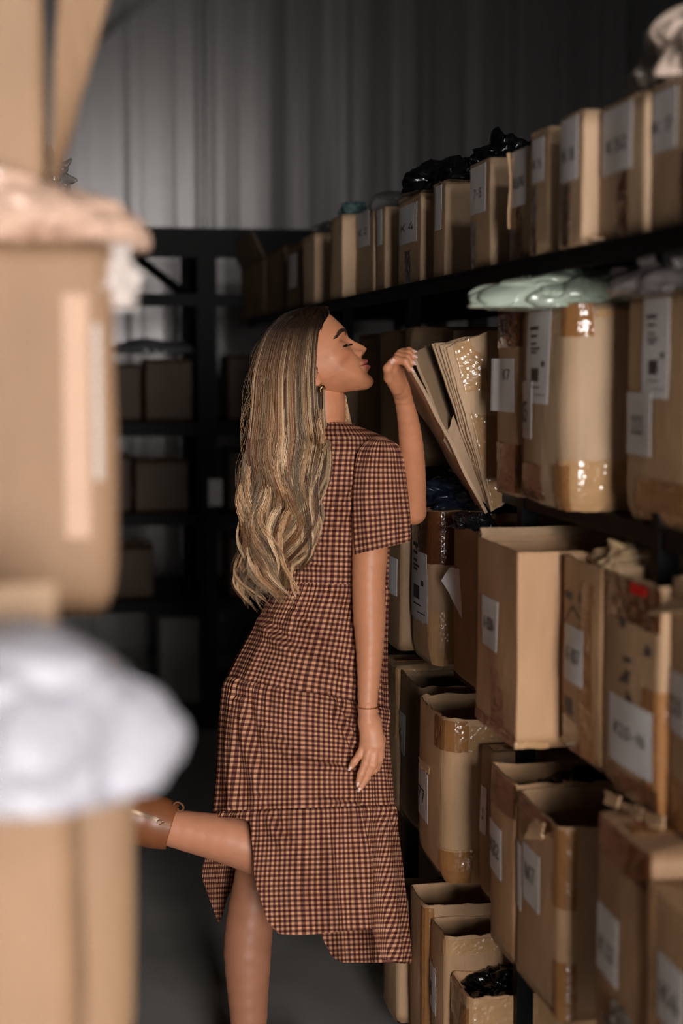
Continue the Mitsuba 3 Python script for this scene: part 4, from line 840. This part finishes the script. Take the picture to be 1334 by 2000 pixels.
part(per, 'bracelet', cat_(*br), 'm_gold', 'gold chain bracelet')
# ---- dress
CELL = 0.0116
def gingham(p, n, uv):
    a, b = uv.x / CELL, uv.y / CELL
    fa, fb = a - dr.floor(a), b - dr.floor(b)
    wa, wb = smoothstep(.0, .06, fa) * (1 - smoothstep(.5, .56, fa)), smoothstep(.0, .06, fb) * (1 - smoothstep(.5, .56, fb))
    weave = 0.5 + 0.5 * dr.sin(uv.x * 5200) * dr.sin(uv.y * 5200)
    t = (wa + wb) * .5
    tn = 0.85 + 0.3 * mikit.noise(uv.x * 420, uv.y * 60) * 0.5 + 0.3 * mikit.noise(uv.x * 60, uv.y * 420) * 0.5
    lightc, midc, darkc = mi.Color3f(*[float(q) for q in lin(200, 149, 115)]), mi.Color3f(*[float(q) for q in lin(120, 76, 60)]), mi.Color3f(*[float(q) for q in lin(60, 28, 28)])
    c = dr.select(t < .5, lightc * (1 - 2 * t) + midc * (2 * t), midc * (2 - 2 * t) + darkc * (2 * t - 1))
    return c * tn
scene['m_gingham'] = {'type': 'twosided', 'b': {'type': 'principled', 'base_color': proc(gingham), 'roughness': 0.85, 'specular': 0.15, 'sheen': 0.25}}
pr('m_thread', lin(120, 80, 56), 0.8, 0.2)
def crv(ys, xs):
    from scipy.interpolate import PchipInterpolator
    return PchipInterpolator(ys, xs, extrapolate=True)
YS = [824, 832, 842, 858, 880, 920, 980, 1060, 1140, 1200, 1240, 1300, 1345, 1400, 1500, 1580, 1650, 1750, 1890]
LX = [630, 612, 592, 572, 562, 554, 548, 541, 536, 508, 488, 457, 438, 429, 424, 418, 406, 394, 398]
RX = [672, 698, 726, 760, 772, 774, 770, 762, 758, 757, 756, 755, 756, 758, 763, 769, 779, 788, 797]
DP = [.052, .082, .115, .138, .155, .165, .165, .150, .135, .142, .155, .172, .182, .190, .200, .210, .222, .240, .25]
cL, cR, cD = crv(YS, LX), crv(YS, RX), crv(YS, DP)
HEM = [(-70, 1880), (-55, 1880), (0, 1882), (25, 1880), (38, 1872), (46, 1822), (52, 1815), (75, 1820), (92, 1826), (101, 1824), (107, 1800), (111, 1758), (115, 1718), (118.5, 1655), (122, 1606), (135, 1597), (150, 1596), (176, 1594), (183, 1640), (190, 1705), (200, 1748), (210, 1790), (216, 1803), (226, 1760), (240, 1710), (262, 1720), (274, 1800), (283, 1872), (290, 1880)]
hemf = crv([a for a, b in HEM], [b for a, b in HEM])
rw = np.random.RandomState(11)
KW = [(k, rw.uniform(0, 6.28), rw.uniform(.5, 1)) for k in (5, 7, 9, 11, 13, 16, 19, 23)]
GW = [(k, rw.uniform(0, 6.28), rw.uniform(.5, 1)) for k in (41, 53, 61, 74, 89)]
def seg_dist(x, y, a, b):
    a, b = np.array(a, float), np.array(b, float); d = b - a; L = np.hypot(*d); t = np.clip(((x - a[0]) * d[0] + (y - a[1]) * d[1]) / L ** 2, 0, 1)
    side = ((x - a[0]) * d[1] - (y - a[1]) * d[0]) / L
    return np.hypot(x - a[0] - t * d[0], y - a[1] - t * d[1]), side, t
# drag lines the pose pulls into the cloth, as seen on her near side: (from, to, height in px, width in px)
DRAG = [((642, 1357), (694, 1448), 9, 9), ((560, 1480), (680, 1505), 6, 9), ((520, 1430), (600, 1500), 6, 12), ((575, 1200), (640, 1270), 7, 10), ((505, 1210), (580, 1290), 7, 12), ((600, 1150), (560, 1235), 6, 9),
        ((540, 1250), (690, 1330), 5, 14), ((660, 1430), (700, 1500), 6, 9), ((470, 1370), (500, 1540), 9, 13), ((620, 1560), (700, 1575), 4, 8), ((520, 1590), (560, 1660), 9, 12), ((690, 1260), (740, 1330), 5, 9),
        ((690, 940), (640, 1010), 6, 9), ((690, 985), (620, 1070), 5, 10), ((575, 1060), (675, 1085), 5, 9), ((560, 1095), (660, 1120), 4, 8), ((700, 1580), (730, 1810), 9, 9), ((640, 1620), (655, 1800), 6, 12), ((580, 1640), (600, 1810), 6, 12), ((455, 1370), (447, 1570), 7, 11)]
SEAM = {824: lambda th: 824 + 0 * th, 1142: lambda th: 1140 + 4 * np.cos(th), 1347: lambda th: 1351 + 32 * np.cos(th), 1582: lambda th: 1578 - 7 * np.cos(th)}
TIERS = [('bodice', 824, 1142, .155, 0), ('skirt', 1142, 1347, .17, 1), ('skirt_tier', 1347, 1582, .21, 2), ('ruffle', 1582, None, .245, 3)]
def dress_tier(name, y0, y1, rr, k, nth=720):
    th = np.linspace(-70, 290, nth, endpoint=False); thr = np.radians(th)
    ny = int(((y1 or 1882) - y0) / 2.2)
    b = np.linspace(0, 1, ny)
    ys_ = SEAM[y0](thr); ye = SEAM[y1](thr) if y1 else np.maximum(hemf(th), ys_ + 6)
    y = ys_[None] + b[:, None] * (ye - ys_)[None]
    t = (y - ys_[None]) / ((ye - ys_)[None] if y1 else 250.0)
    L, R, D = cL(y), cR(y), cD(y)
    cx, a = (L + R) / 2, (R - L) / 2; apx = a; dpx = D * FPX / PD
    TH = np.broadcast_to(thr[None], y.shape)
    e = 0.86
    ca, sa = np.sign(np.cos(TH)) * np.abs(np.cos(TH)) ** e, np.sign(np.sin(TH)) * np.abs(np.sin(TH)) ** e
    X, Q = apx * ca, dpx * sa                    # px: lateral and towards the camera
    nx, nq = np.cos(TH) / apx, np.sin(TH) / dpx; nl = np.hypot(nx, nq); nx, nq = nx / nl, nq / nl
    disp = np.zeros_like(y)
    big = sum(w * np.cos(kk * TH + ph + .35 * np.sin(y / 90 + kk)) for kk, ph, w in KW) / 2.2
    gat = sum(w * np.cos(kk * TH + ph + .6 * np.sin(y / 40 + kk)) for kk, ph, w in GW) / 2.0
    if k == 0:
        disp += 1.6 * big * np.clip(t - .25, 0, 1) + 1.2 * gat * np.exp(-(1 - t) * 9)
    else:
        amp = [0, 6.0, 9.0, 12.0][k]
        disp += amp * big * np.clip(t, 0, 1.2) ** .8 * .8 + 2.6 * gat * np.exp(-((t - .10) / .16) ** 2) + 1.1 * gat * np.exp(-t * 2.5)
        disp += [0, 2, 3.5, 5][k] * np.exp(-((t - .06) / .10) ** 2) * (t > .0) - 2.0 * np.exp(-(t / .02) ** 2)
        if y1: disp += 1.4 * gat * np.exp(-(1 - t) * 14)
    near = np.clip(np.sin(TH) * 3, 0, 1)
    px = cx + X + nx * disp
    for (p0, p1, am, w) in DRAG:
        d, side, tt = seg_dist(px, y, p0, p1)
        disp += 1.8 * near * am * (np.exp(-(d / w) ** 2) - .8 * np.exp(-((d - w * 1.1) / (w * .6)) ** 2) * (side > 0)) * np.sin(math.pi * np.clip(tt, .06, .94)) ** .6
    if k == 3:                                   # near panel folds over the lower right part of the ruffle
        disp += 11 * np.clip(1 - np.abs(th[None] - 56) / 8, 0, 1) ** .7 * np.clip(t * 1.6, 0, 1)
        disp -= 12 * np.exp(-((th[None] - 40) / 6) ** 2) * np.clip(t * 1.6, 0, 1)
    X, Q = X + nx * disp, Q + nq * disp
    px = cx + X; dep = PD + .01 - Q * PD / FPX
    r = A_[None, None] + R_ * ((px - 667) / FPX)[..., None] - U_ * ((y - 1000) / FPX)[..., None]
    v = EYE + r * dep[..., None]
    u = (TH - 1.7) * (np.clip((a * PD / FPX + D) / 2, .045, .16) * 1.12 if k == 0 else rr); vv = -((y0 + t * (((y1 or y0 + 250) - y0))) * PD / FPX)
    if k == 3: u = u - .38 * (t * 250 * PD / FPX) * np.clip((50 - th[None]) / 14, 0, 1) * np.clip((th[None] + 40) / 30, 0, 1)
    # u follows the cloth's own width, so the checks tighten where it is gathered
    m = trimesh.Trimesh(v.reshape(-1, 3), grid_faces(ny, nth, True), process=False)
    return m, np.stack([u, vv], -1).reshape(-1, 2)
dk = part(per, 'dress', *[None] * 0, mesh=None, mat='m_gingham') if False else per + '__dress'
labels[dk] = {'label': 'brown and tan gingham tiered dress'}
for i, (name, y0, y1, rr, k) in enumerate(TIERS):
    m, uv = dress_tier(name, y0, y1, rr, k)
    nn = len(uv)
    # duplicate the seam column so the checks do not smear across it
    nth = 720; ny = nn // nth; V = np.array(m.vertices).reshape(ny, nth, 3); UV = uv.reshape(ny, nth, 2)
    V = np.concatenate([V, V[:, :1]], 1); UV = np.concatenate([UV, UV[:, :1] + np.stack([2 * math.pi * (UV[:, 1, 0] - UV[:, 0, 0]) * nth / (2 * math.pi), np.zeros(ny)], -1)[:, None]], 1)
    m = trimesh.Trimesh(V.reshape(-1, 3), grid_faces(ny, nth + 1), process=False)
    key = dk + '__' + name
    scene[key] = mikit.ply(m, 'm_gingham', smooth=True, uv=UV.reshape(-1, 2))
# the right sleeve: rows between its back edge and its front edge
SL = [(0, (736, 852), (752, 856)), (.03, (724, 856), (765, 861)), (.08, (710, 868), (776, 870)), (.16, (698, 888), (785, 890)), (.3, (688, 924), (792, 925)), (.5, (684, 972), (797, 968)), (.75, (686, 1030), (802, 1018)), (1.0, (691, 1084), (803, 1057))]
def sleeve(rows, d0, depth, seed, rr, nth=360, ny=110, dd=0.0):
    t = np.linspace(0, 1, ny); ts = [q[0] for q in rows]
    Lx, Ly, Rx, Ry = (crv(ts, [q[i][j] for q in rows])(t) for i, j in ((1, 0), (1, 1), (2, 0), (2, 1)))
    th = np.linspace(0, 2 * math.pi, nth + 1); TH, TT = np.meshgrid(th, t, indexing='xy')
    cx, cy = (Lx + Rx) / 2, (Ly + Ry) / 2; ax, ay = (Rx - Lx) / 2, (Ry - Ly) / 2
    half = np.hypot(ax, ay); dpx = depth * FPX / d0 * np.clip(half / half.max(), 0, 1) ** .8
    rs = np.random.RandomState(seed)
    disp = sum(rs.uniform(.5, 1) * np.cos(k * TH + rs.uniform(0, 6) + .5 * np.sin(TT * 5 + k)) for k in (4, 6, 9, 12)) * (.5 + 1.6 * TT)
    disp = disp + 1.8 * sum(rs.uniform(.5, 1) * np.cos(k * TH + rs.uniform(0, 6)) for k in (31, 43, 57)) * np.exp(-((TT - .13) / .10) ** 2)
    disp = disp + 3.0 * np.exp(-((TT - .12) / .08) ** 2) - 1.2 * np.exp(-((TT - .955) / .006) ** 2)
    c, s = np.cos(TH), np.sin(TH)
    k = 1 + disp / half.max()
    x = cx[:, None] + ax[:, None] * c * k; y = cy[:, None] + ay[:, None] * c * k
    if dd: pass
    dep = d0 - (dpx[:, None] * s * k) * d0 / FPX + dd * TT
    r = A_[None, None] + R_ * ((x - 667) / FPX)[..., None] - U_ * ((y - 1000) / FPX)[..., None]
    v = EYE + r * dep[..., None]
    ln = np.r_[0, np.cumsum(np.hypot(np.diff(cx), np.diff(cy)))] * d0 / FPX
    uv = np.stack([TH * rr, np.broadcast_to(-ln[:, None], TH.shape)], -1)
    return trimesh.Trimesh(v.reshape(-1, 3), grid_faces(ny, nth + 1), process=False), uv.reshape(-1, 2)
m, uv = sleeve(SL, 3.715, .068, 4, .068)
scene[dk + '__sleeve'] = mikit.ply(m, 'm_gingham', smooth=True, uv=uv)
SL2 = [(0, (640, 868), (676, 872)), (.1, (636, 880), (700, 880)), (.4, (650, 930), (738, 905)), (1, (702, 985), (768, 920))]
m, uv = sleeve(SL2, 4.03, .06, 5, .06, 200, 60)
scene[dk + '__sleeve_001'] = mikit.ply(m, 'm_gingham', smooth=True, uv=uv)

# ---- boots: the kicked-up right foot and the standing left one
pr('m_leather', VC, 0.38, 0.45)
pr('m_sole', (0.03, 0.022, 0.018), 0.6, 0.3)
pr('m_zip', (0.55, 0.42, 0.30), 0.25, 0.6, metallic=1.0)
LEA = lin(136, 82, 50)
def boot(par, js, foot, sole_dir, name):
    """Shaft round the ankle and a foot: one smooth leather body, opened at the top."""
    P = np.array(js + foot)
    top = js[0][:3]; ax = js[1][:3] - js[0][:3]; ax /= np.linalg.norm(ax)
    inner = [np.r_[j[:3] - ax * (.08 if i == 0 else 0), j[3] - .005] for i, j in enumerate(js)]
    def fn(p):
        d = smin(chain(p, js, .015), chain(p, foot, .012), .03)
        d = np.maximum(d, -((p - top) @ ax))
        return np.maximum(d, -chain(p, inner[:2], .01))
    lo = (P[:, :3] - P[:, 3:]).min(0) - .02; hi = (P[:, :3] + P[:, 3:]).max(0) + .02
    return nets(fn, lo, hi, .002)
bt = per + '__boot'
labels[bt] = {'label': 'tan leather ankle boot of the kicked-up foot'}
KJ = [J(337, 1615, 3.78, 45), J(300, 1604, 3.78, 49), J(250, 1590, 3.78, 54), J(205, 1582, 3.78, 54)]
KF = [J(205, 1582, 3.78, 52), J(178, 1610, 3.78, 46), J(130, 1680, 3.79, 38), J(95, 1750, 3.80, 28)]
m = boot(bt, KJ, KF, None, 'boot')
scene[bt + '__upper'] = mikit.ply(m, 'm_leather', smooth=True, color=flat_color(m.vertices, LEA, 3, .35))
def bp(x, y, lift=0.0):                          # a point on the camera side of the shaft
    for d in np.arange(3.70, 3.80, .001):
        p = at_d(x, y, d)
        if smin(chain(p[None], KJ, .015), chain(p[None], KF, .012), .03)[0] < lift: return p
    return at_d(x, y, 3.735)
zp = [bp(x, y, .001) for x, y in [(205, 1567), (222, 1572), (240, 1578), (258, 1584), (276, 1590), (294, 1596), (308, 1602)]]
teeth = []
zz = spline(zp, 90); tz = np.gradient(zz, axis=0); tz /= np.linalg.norm(tz, axis=1, keepdims=True)
for k in range(90):
    sd = np.cross(tz[k], A_); sd /= np.linalg.norm(sd); s = 1 if k % 2 else -1
    c = zz[k] + sd * s * .0018; b = trimesh.creation.box(extents=[.0013, .0052, .0022]); M = np.eye(4); M[:3, 0] = tz[k]; M[:3, 1] = sd; M[:3, 2] = np.cross(tz[k], sd); M[:3, 3] = c
    b.apply_transform(M); teeth.append(b)
scene[bt + '__zip'] = mikit.ply(cat_(*teeth), 'm_zip'); labels[bt + '__zip'] = {'label': 'metal zip with a ring puller'}
zc = bp(312, 1606, .003)
ring = [zc + R_ * math.cos(a) * .0062 + U_ * math.sin(a) * .0048 for a in np.linspace(0, 2 * math.pi, 20)]
scene[bt + '__zip_puller'] = mikit.ply(cat_(tube(ring, .0011, 6, False), tube([zc + R_ * .006, zc + R_ * .013 - U_ * .003], .0012, 6)), 'm_gold', smooth=True)
lp = [at_d(x, y, 3.755) for x, y in [(338, 1573), (346, 1567), (356, 1572), (358, 1580), (352, 1584), (347, 1578)]]
scene[bt + '__pull_tab'] = mikit.ply(tube(spline(lp, 24), .0022, 6), 'm_leather', smooth=True, color=None) if False else mikit.ply(tube(spline(lp, 24), .0022, 6), 'm_thread', smooth=True)
wl = [at_d(x, y, 3.772) for x, y in [(240, 1529), (262, 1535), (285, 1546), (310, 1559), (336, 1571)]]
scene[bt + '__piping'] = mikit.ply(tube(spline(wl, 30), .0012, 6), 'm_thread', smooth=True)
gore = []
for k in range(13):                              # ribbed elastic let into the side
    x = 200 + k * 3.6; gore.append(tube(spline([bp(x + 8, 1518 + k * .9, .0015), bp(x, 1534 + k * .5, .0015), bp(x - 10, 1556, .0015)], 10), .0012, 5))
scene[bt + '__elastic'] = mikit.ply(cat_(*gore), 'm_thread', smooth=True)
hs = [J(172, 1528, 3.78, 22), J(150, 1560, 3.78, 22)]
sl = nets(lambda p: smin(chain(p, [J(160, 1555, 3.78, 24), J(140, 1620, 3.79, 20), J(92, 1700, 3.80, 18), J(72, 1765, 3.81, 12)], .01), cone(p, J(160, 1550, 3.78, 24), J(128, 1528, 3.78, 20)), .01), at_d(60, 1790, 3.74), at_d(190, 1490, 3.86), .004) if False else None
pts = [J(158, 1548, 3.78, 26), J(140, 1620, 3.79, 22), J(98, 1705, 3.80, 20), J(72, 1768, 3.81, 13)]
sole = limb(pts, .01, .004); scene[bt + '__sole'] = mikit.ply(sole, 'm_sole', smooth=True)
heel = limb([J(165, 1540, 3.78, 24), J(126, 1524, 3.78, 20)], .01, .004); scene[bt + '__heel'] = mikit.ply(heel, 'm_sole', smooth=True)
bt2 = per + '__boot_001'
labels[bt2] = {'label': 'tan leather ankle boot of the standing foot'}
G = lambda x, y, z, r: np.array([x, y, z, r])
an = J(486, 2060, 3.91, 0)[:3]
m = boot(bt2, [G(an[0], an[1], .118, .050), G(an[0], an[1], .095, .050), G(an[0] - .004, an[1], .07, .048)], [G(an[0] - .01, an[1], .07, .046), G(an[0] + .06, an[1] + .02, .055, .040), G(an[0] + .14, an[1] + .05, .045, .030)], None, 'boot')
scene[bt2 + '__upper'] = mikit.ply(m, 'm_leather', smooth=True, color=flat_color(m.vertices, LEA, 4, .35))
sole = limb([G(an[0] + .02, an[1] + .005, .022, .022), G(an[0] + .08, an[1] + .027, .02, .020), G(an[0] + .15, an[1] + .053, .018, .018)], .01, .004); scene[bt2 + '__sole'] = mikit.ply(sole, 'm_sole', smooth=True)
heel = limb([G(an[0] - .025, an[1] - .008, .045, .026), G(an[0] - .028, an[1] - .008, .022, .022)], .01, .004); scene[bt2 + '__heel'] = mikit.ply(heel, 'm_sole', smooth=True)

# ---- hair: a shell and thousands of strands in wavy locks
scene['m_hair'] = {'type': 'twosided', 'b': {'type': 'principled', 'base_color': VC, 'roughness': 0.36, 'specular': 0.45, 'anisotropic': 0.4}}
HY = [600, 606, 615, 630, 655, 690, 740, 800, 860, 920, 980, 1040, 1090, 1130, 1160, 1185]
HL = [598, 572, 553, 535, 517, 504, 494, 491, 485, 480, 481, 484, 482, 480, 492, 505]
HR = [634, 640, 641, 638, 634, 633, 631, 632, 640, 636, 626, 608, 586, 568, 572, 582]
HZ = [.03, .055, .066, .078, .088, .095, .100, .102, .100, .095, .088, .08, .072, .062, .05, .04]   # half thickness towards the camera, m
hL, hR, hZ = crv(HY, HL), crv(HY, HR), crv(HY, HZ)
HDC = 3.835
def hair_pt(y, al, rho, dx=0.0, dz=0.0, over=.012):
    """y px; al: angle, 180 deg = left edge, 90 = camera side, 0 = right edge; rho = 1 at the outside."""
    L, R, Z = hL(y), hR(y), hZ(y); cx, a = (L + R) / 2, (R - L) / 2
    x = cx + a * np.cos(al) * rho + dx; d = HDC - Z * np.sin(al) * rho + dz
    # over her back the hair lies on the dress
    dl, dr_, dd = cL(y), cR(y), cD(y); q = np.clip(np.abs((x - (dl + dr_) / 2) / ((dr_ - dl) / 2)), 0, 1)
    top = PD + .01 - dd * (1 - q ** (2 / .86)) ** .43 - over - .03 * (rho - .75)
    w = np.clip((y - 822) / 50, 0, 1) * (np.sin(al) > -.35) * (q < .999)
    d = d * (1 - w) + np.minimum(d, top) * w
    r = A_ + R_ * ((x - 667) / FPX)[..., None] - U_ * ((y - 1000) / FPX)[..., None]
    return EYE + r * d[..., None]
rh = np.random.RandomState(21)
B0, B1, B2, B3 = lin(40, 25, 16), lin(112, 68, 42), lin(226, 180, 132), lin(255, 230, 192)
def hair_color(y, tone):
    t = np.clip((y - 640) / 150, 0, 1) ** .9
    base = B0 * (1 - t)[..., None] + (B1 * (1 - tone)[..., None] + B2 * tone[..., None]) * t[..., None]
    hi = np.clip((tone - .75) * 4, 0, 1) * np.clip((y - 640) / 120, 0, 1)
    return base * (1 - hi * .55)[..., None] + B3 * (hi * .55)[..., None]
sy = np.linspace(600, 1150, 150); sa = np.linspace(-.3, math.pi + .9, 120)
SA, SY = np.meshgrid(sa, sy, indexing='xy')
lockn = meshkit.noise(np.stack([SA * 5, SY / 160, SA * 0], -1), 3)
rho = .86 - .10 * np.clip((SY - 790) / 60, 0, 1) + .08 * (lockn - .5) + .04 * (meshkit.noise(np.stack([SA * 16, SY / 120, SA * 0 + 4], -1), 5) - .5)
wav = 7 * np.clip((SY - 860) / 200, 0, 1) * np.sin(SY / 34 + SA * 2.2)
vs = hair_pt(SY, SA, rho, wav, 0.0, .006)
tone = np.clip(.15 + .55 * meshkit.noise(np.stack([SA * 30, SY / 200, SA * 0 + 1], -1), 8), 0, 1)
hk = per + '__hair'
labels[hk] = {'label': 'long wavy blonde hair with dark roots'}
m = trimesh.Trimesh(vs.reshape(-1, 3), grid_faces(150, 120), process=False)
scene[hk] = None
locks = []
for i in range(230):
    al = rh.uniform(-.15, math.pi + .5); rho0 = rh.uniform(.88, 1.03) if rh.rand() < .8 else rh.uniform(.75, .9)
    locks.append(dict(al=al, rho=rho0, y0=rh.uniform(598, 616), y1=rh.uniform(1040, 1185) if math.cos(al) < .35 else rh.uniform(960, 1120), ph=2.2 * al + rh.normal(0, .6), wl=rh.uniform(26, 36), am=rh.uniform(12, 30), tone=rh.beta(1.1, .9), w=rh.uniform(.03, .075), sh=(rh.uniform(.75, 1.12) if rh.rand() > .32 else rh.uniform(.22, .45)) * (1 if rho0 > .9 else .55)))  # lowlights, plus inner locks darkened to paint shade between locks
SV, SFc, SC = [], [], []; nv = 0
NS, NT = 36, 4
def add_strand(P, rad, C):
    global nv
    n = len(P); t = np.gradient(P, axis=0); t /= np.linalg.norm(t, axis=1, keepdims=True) + 1e-12
    u = np.cross(t, A_); u /= np.linalg.norm(u, axis=1, keepdims=True) + 1e-9; w = np.cross(t, u)
    a = np.arange(3) * 2 * math.pi / 3 + .5
    V = P[:, None] + rad[:, None, None] * (np.cos(a)[None, :, None] * u[:, None] + np.sin(a)[None, :, None] * w[:, None])
    SV.append(V.reshape(-1, 3)); SFc.append(STF[n] + nv); SC.append(np.repeat(C, 3, axis=0)); nv += n * 3
STF = {n: grid_faces(n, 3, True) for n in (NS, 14, 24)}
for lk in locks:
    for j in range(26):
        y = np.linspace(lk['y0'] + rh.uniform(-2, 5), lk['y1'] + rh.normal(0, 10), NS)
        g = np.clip((y - 840) / 220, 0, 1)
        da, drr = rh.normal(0, lk['w']), rh.normal(0, .018)
        taper = 1 - .55 * np.clip((y - lk['y1'] + 160) / 160, 0, 1)
        al = lk['al'] + da * taper + .02 * np.sin(y / 60 + lk['ph'])
        wave = lk['am'] * g * np.sin((y - 840) / lk['wl'] + lk['ph'] + rh.normal(0, .12))
        dz = -.009 * g * np.cos((y - 840) / lk['wl'] + lk['ph']) * lk['am'] / 10
        rr = lk['rho'] + drr + .03 * np.sin(y / 90 + lk['ph'] * 2)
        P = hair_pt(y, al, rr, wave, dz)
        rad = np.interp(np.linspace(0, 1, NS), [0, .1, .8, 1], [.00045, .00055, .0005, .0002])
        tn = np.clip(lk['tone'] + rh.normal(0, .20), 0, 1)
        add_strand(P, rad, hair_color(y, np.full(NS, tn)) * rh.uniform(.85, 1.12) * lk['sh'])
for j in range(420):                              # from the parting forward over the temple, and back over the crown
    s = rh.rand(); a0 = rh.uniform(.15, math.pi * .95)
    y = np.linspace(598, 690 + 60 * s, 24); x_top = 628 + rh.normal(0, 5)
    P1 = hair_pt(y, np.full(24, a0), np.full(24, 1.02 + rh.uniform(-.02, .03)))
    top = at_d(x_top, 598 + abs(rh.normal(0, 2)), HDC - .02 * rh.rand()); w = np.clip(1 - (y - 598) / 30, 0, 1)[:, None] ** 2
    add_strand(P1 * (1 - w) + top * w, np.full(24, .00055), hair_color(y, np.full(24, rh.rand() * .7)))
for j in range(110):                              # fly-away hairs at the outline
    y0 = rh.uniform(640, 1080); y = y0 + np.linspace(0, rh.uniform(50, 130), 14); bow = rh.uniform(4, 22) * np.sin(np.linspace(0, math.pi * rh.uniform(.6, 1.1), 14))
    P = hair_pt(y, np.full(14, math.pi + rh.normal(0, .25)), np.full(14, 1.0), -bow)
    add_strand(P, np.full(14, .00017), hair_color(y, np.full(14, .6)))
for j in range(160):                              # the lock that shows on the far side of her neck
    y = np.linspace(772, 838, 14); s = rh.rand(); x = np.interp(y, [772, 838], [668 + 6 * s, 672 + 16 * s]) + rh.normal(0, .8)
    P = np.array([at_d(a, b, 3.93 + .02 * rh.rand()) for a, b in zip(x, y)])
    add_strand(P, np.full(14, .0006), hair_color(y, np.full(14, .5 + .5 * rh.rand())))
for pts, nn in (([(628, 800), (632, 870), (628, 930), (616, 975), (612, 1020), (619, 1050)], 12), ([(620, 820), (618, 930), (598, 990), (594, 1030), (610, 1046), (624, 1034), (629, 1000)], 12), ([(620, 900), (590, 985), (586, 1060), (570, 1120), (578, 1165)], 40), ([(560, 1000), (545, 1060), (556, 1110), (580, 1150), (588, 1178)], 40)):
    for j in range(nn):
        q = np.array(pts, float) + rh.normal(0, 1.6, 2) * np.linspace(2.2, .35, len(pts))[:, None]
        c2 = spline(np.c_[q, q[:, :1] * 0], NS)
        P = np.array([at_d(a, b, HDC - .012 - float(hZ(min(b, 1060))) * (1.0 if nn > 30 else 1.05) + rh.normal(0, .0015)) for a, b, _ in c2])
        add_strand(P, np.linspace(.0005, .0002, NS), hair_color(c2[:, 1], np.full(NS, np.clip(.62 + rh.normal(0, .2), 0, 1))))
del scene[hk]
part(hk, 'undercoat', m, 'm_hair', smooth=True, color=np.clip(hair_color(SY.ravel(), tone.ravel()) * .45, 0, 1))  # shell colour darkened for the shade beneath the locks
part(hk, 'strands', (np.vstack(SV), np.vstack(SFc)), 'm_hair', smooth=True, color=np.clip(np.vstack(SC), 0, 1))
labels[hk + '__strands'] = {'kind': 'stuff'}
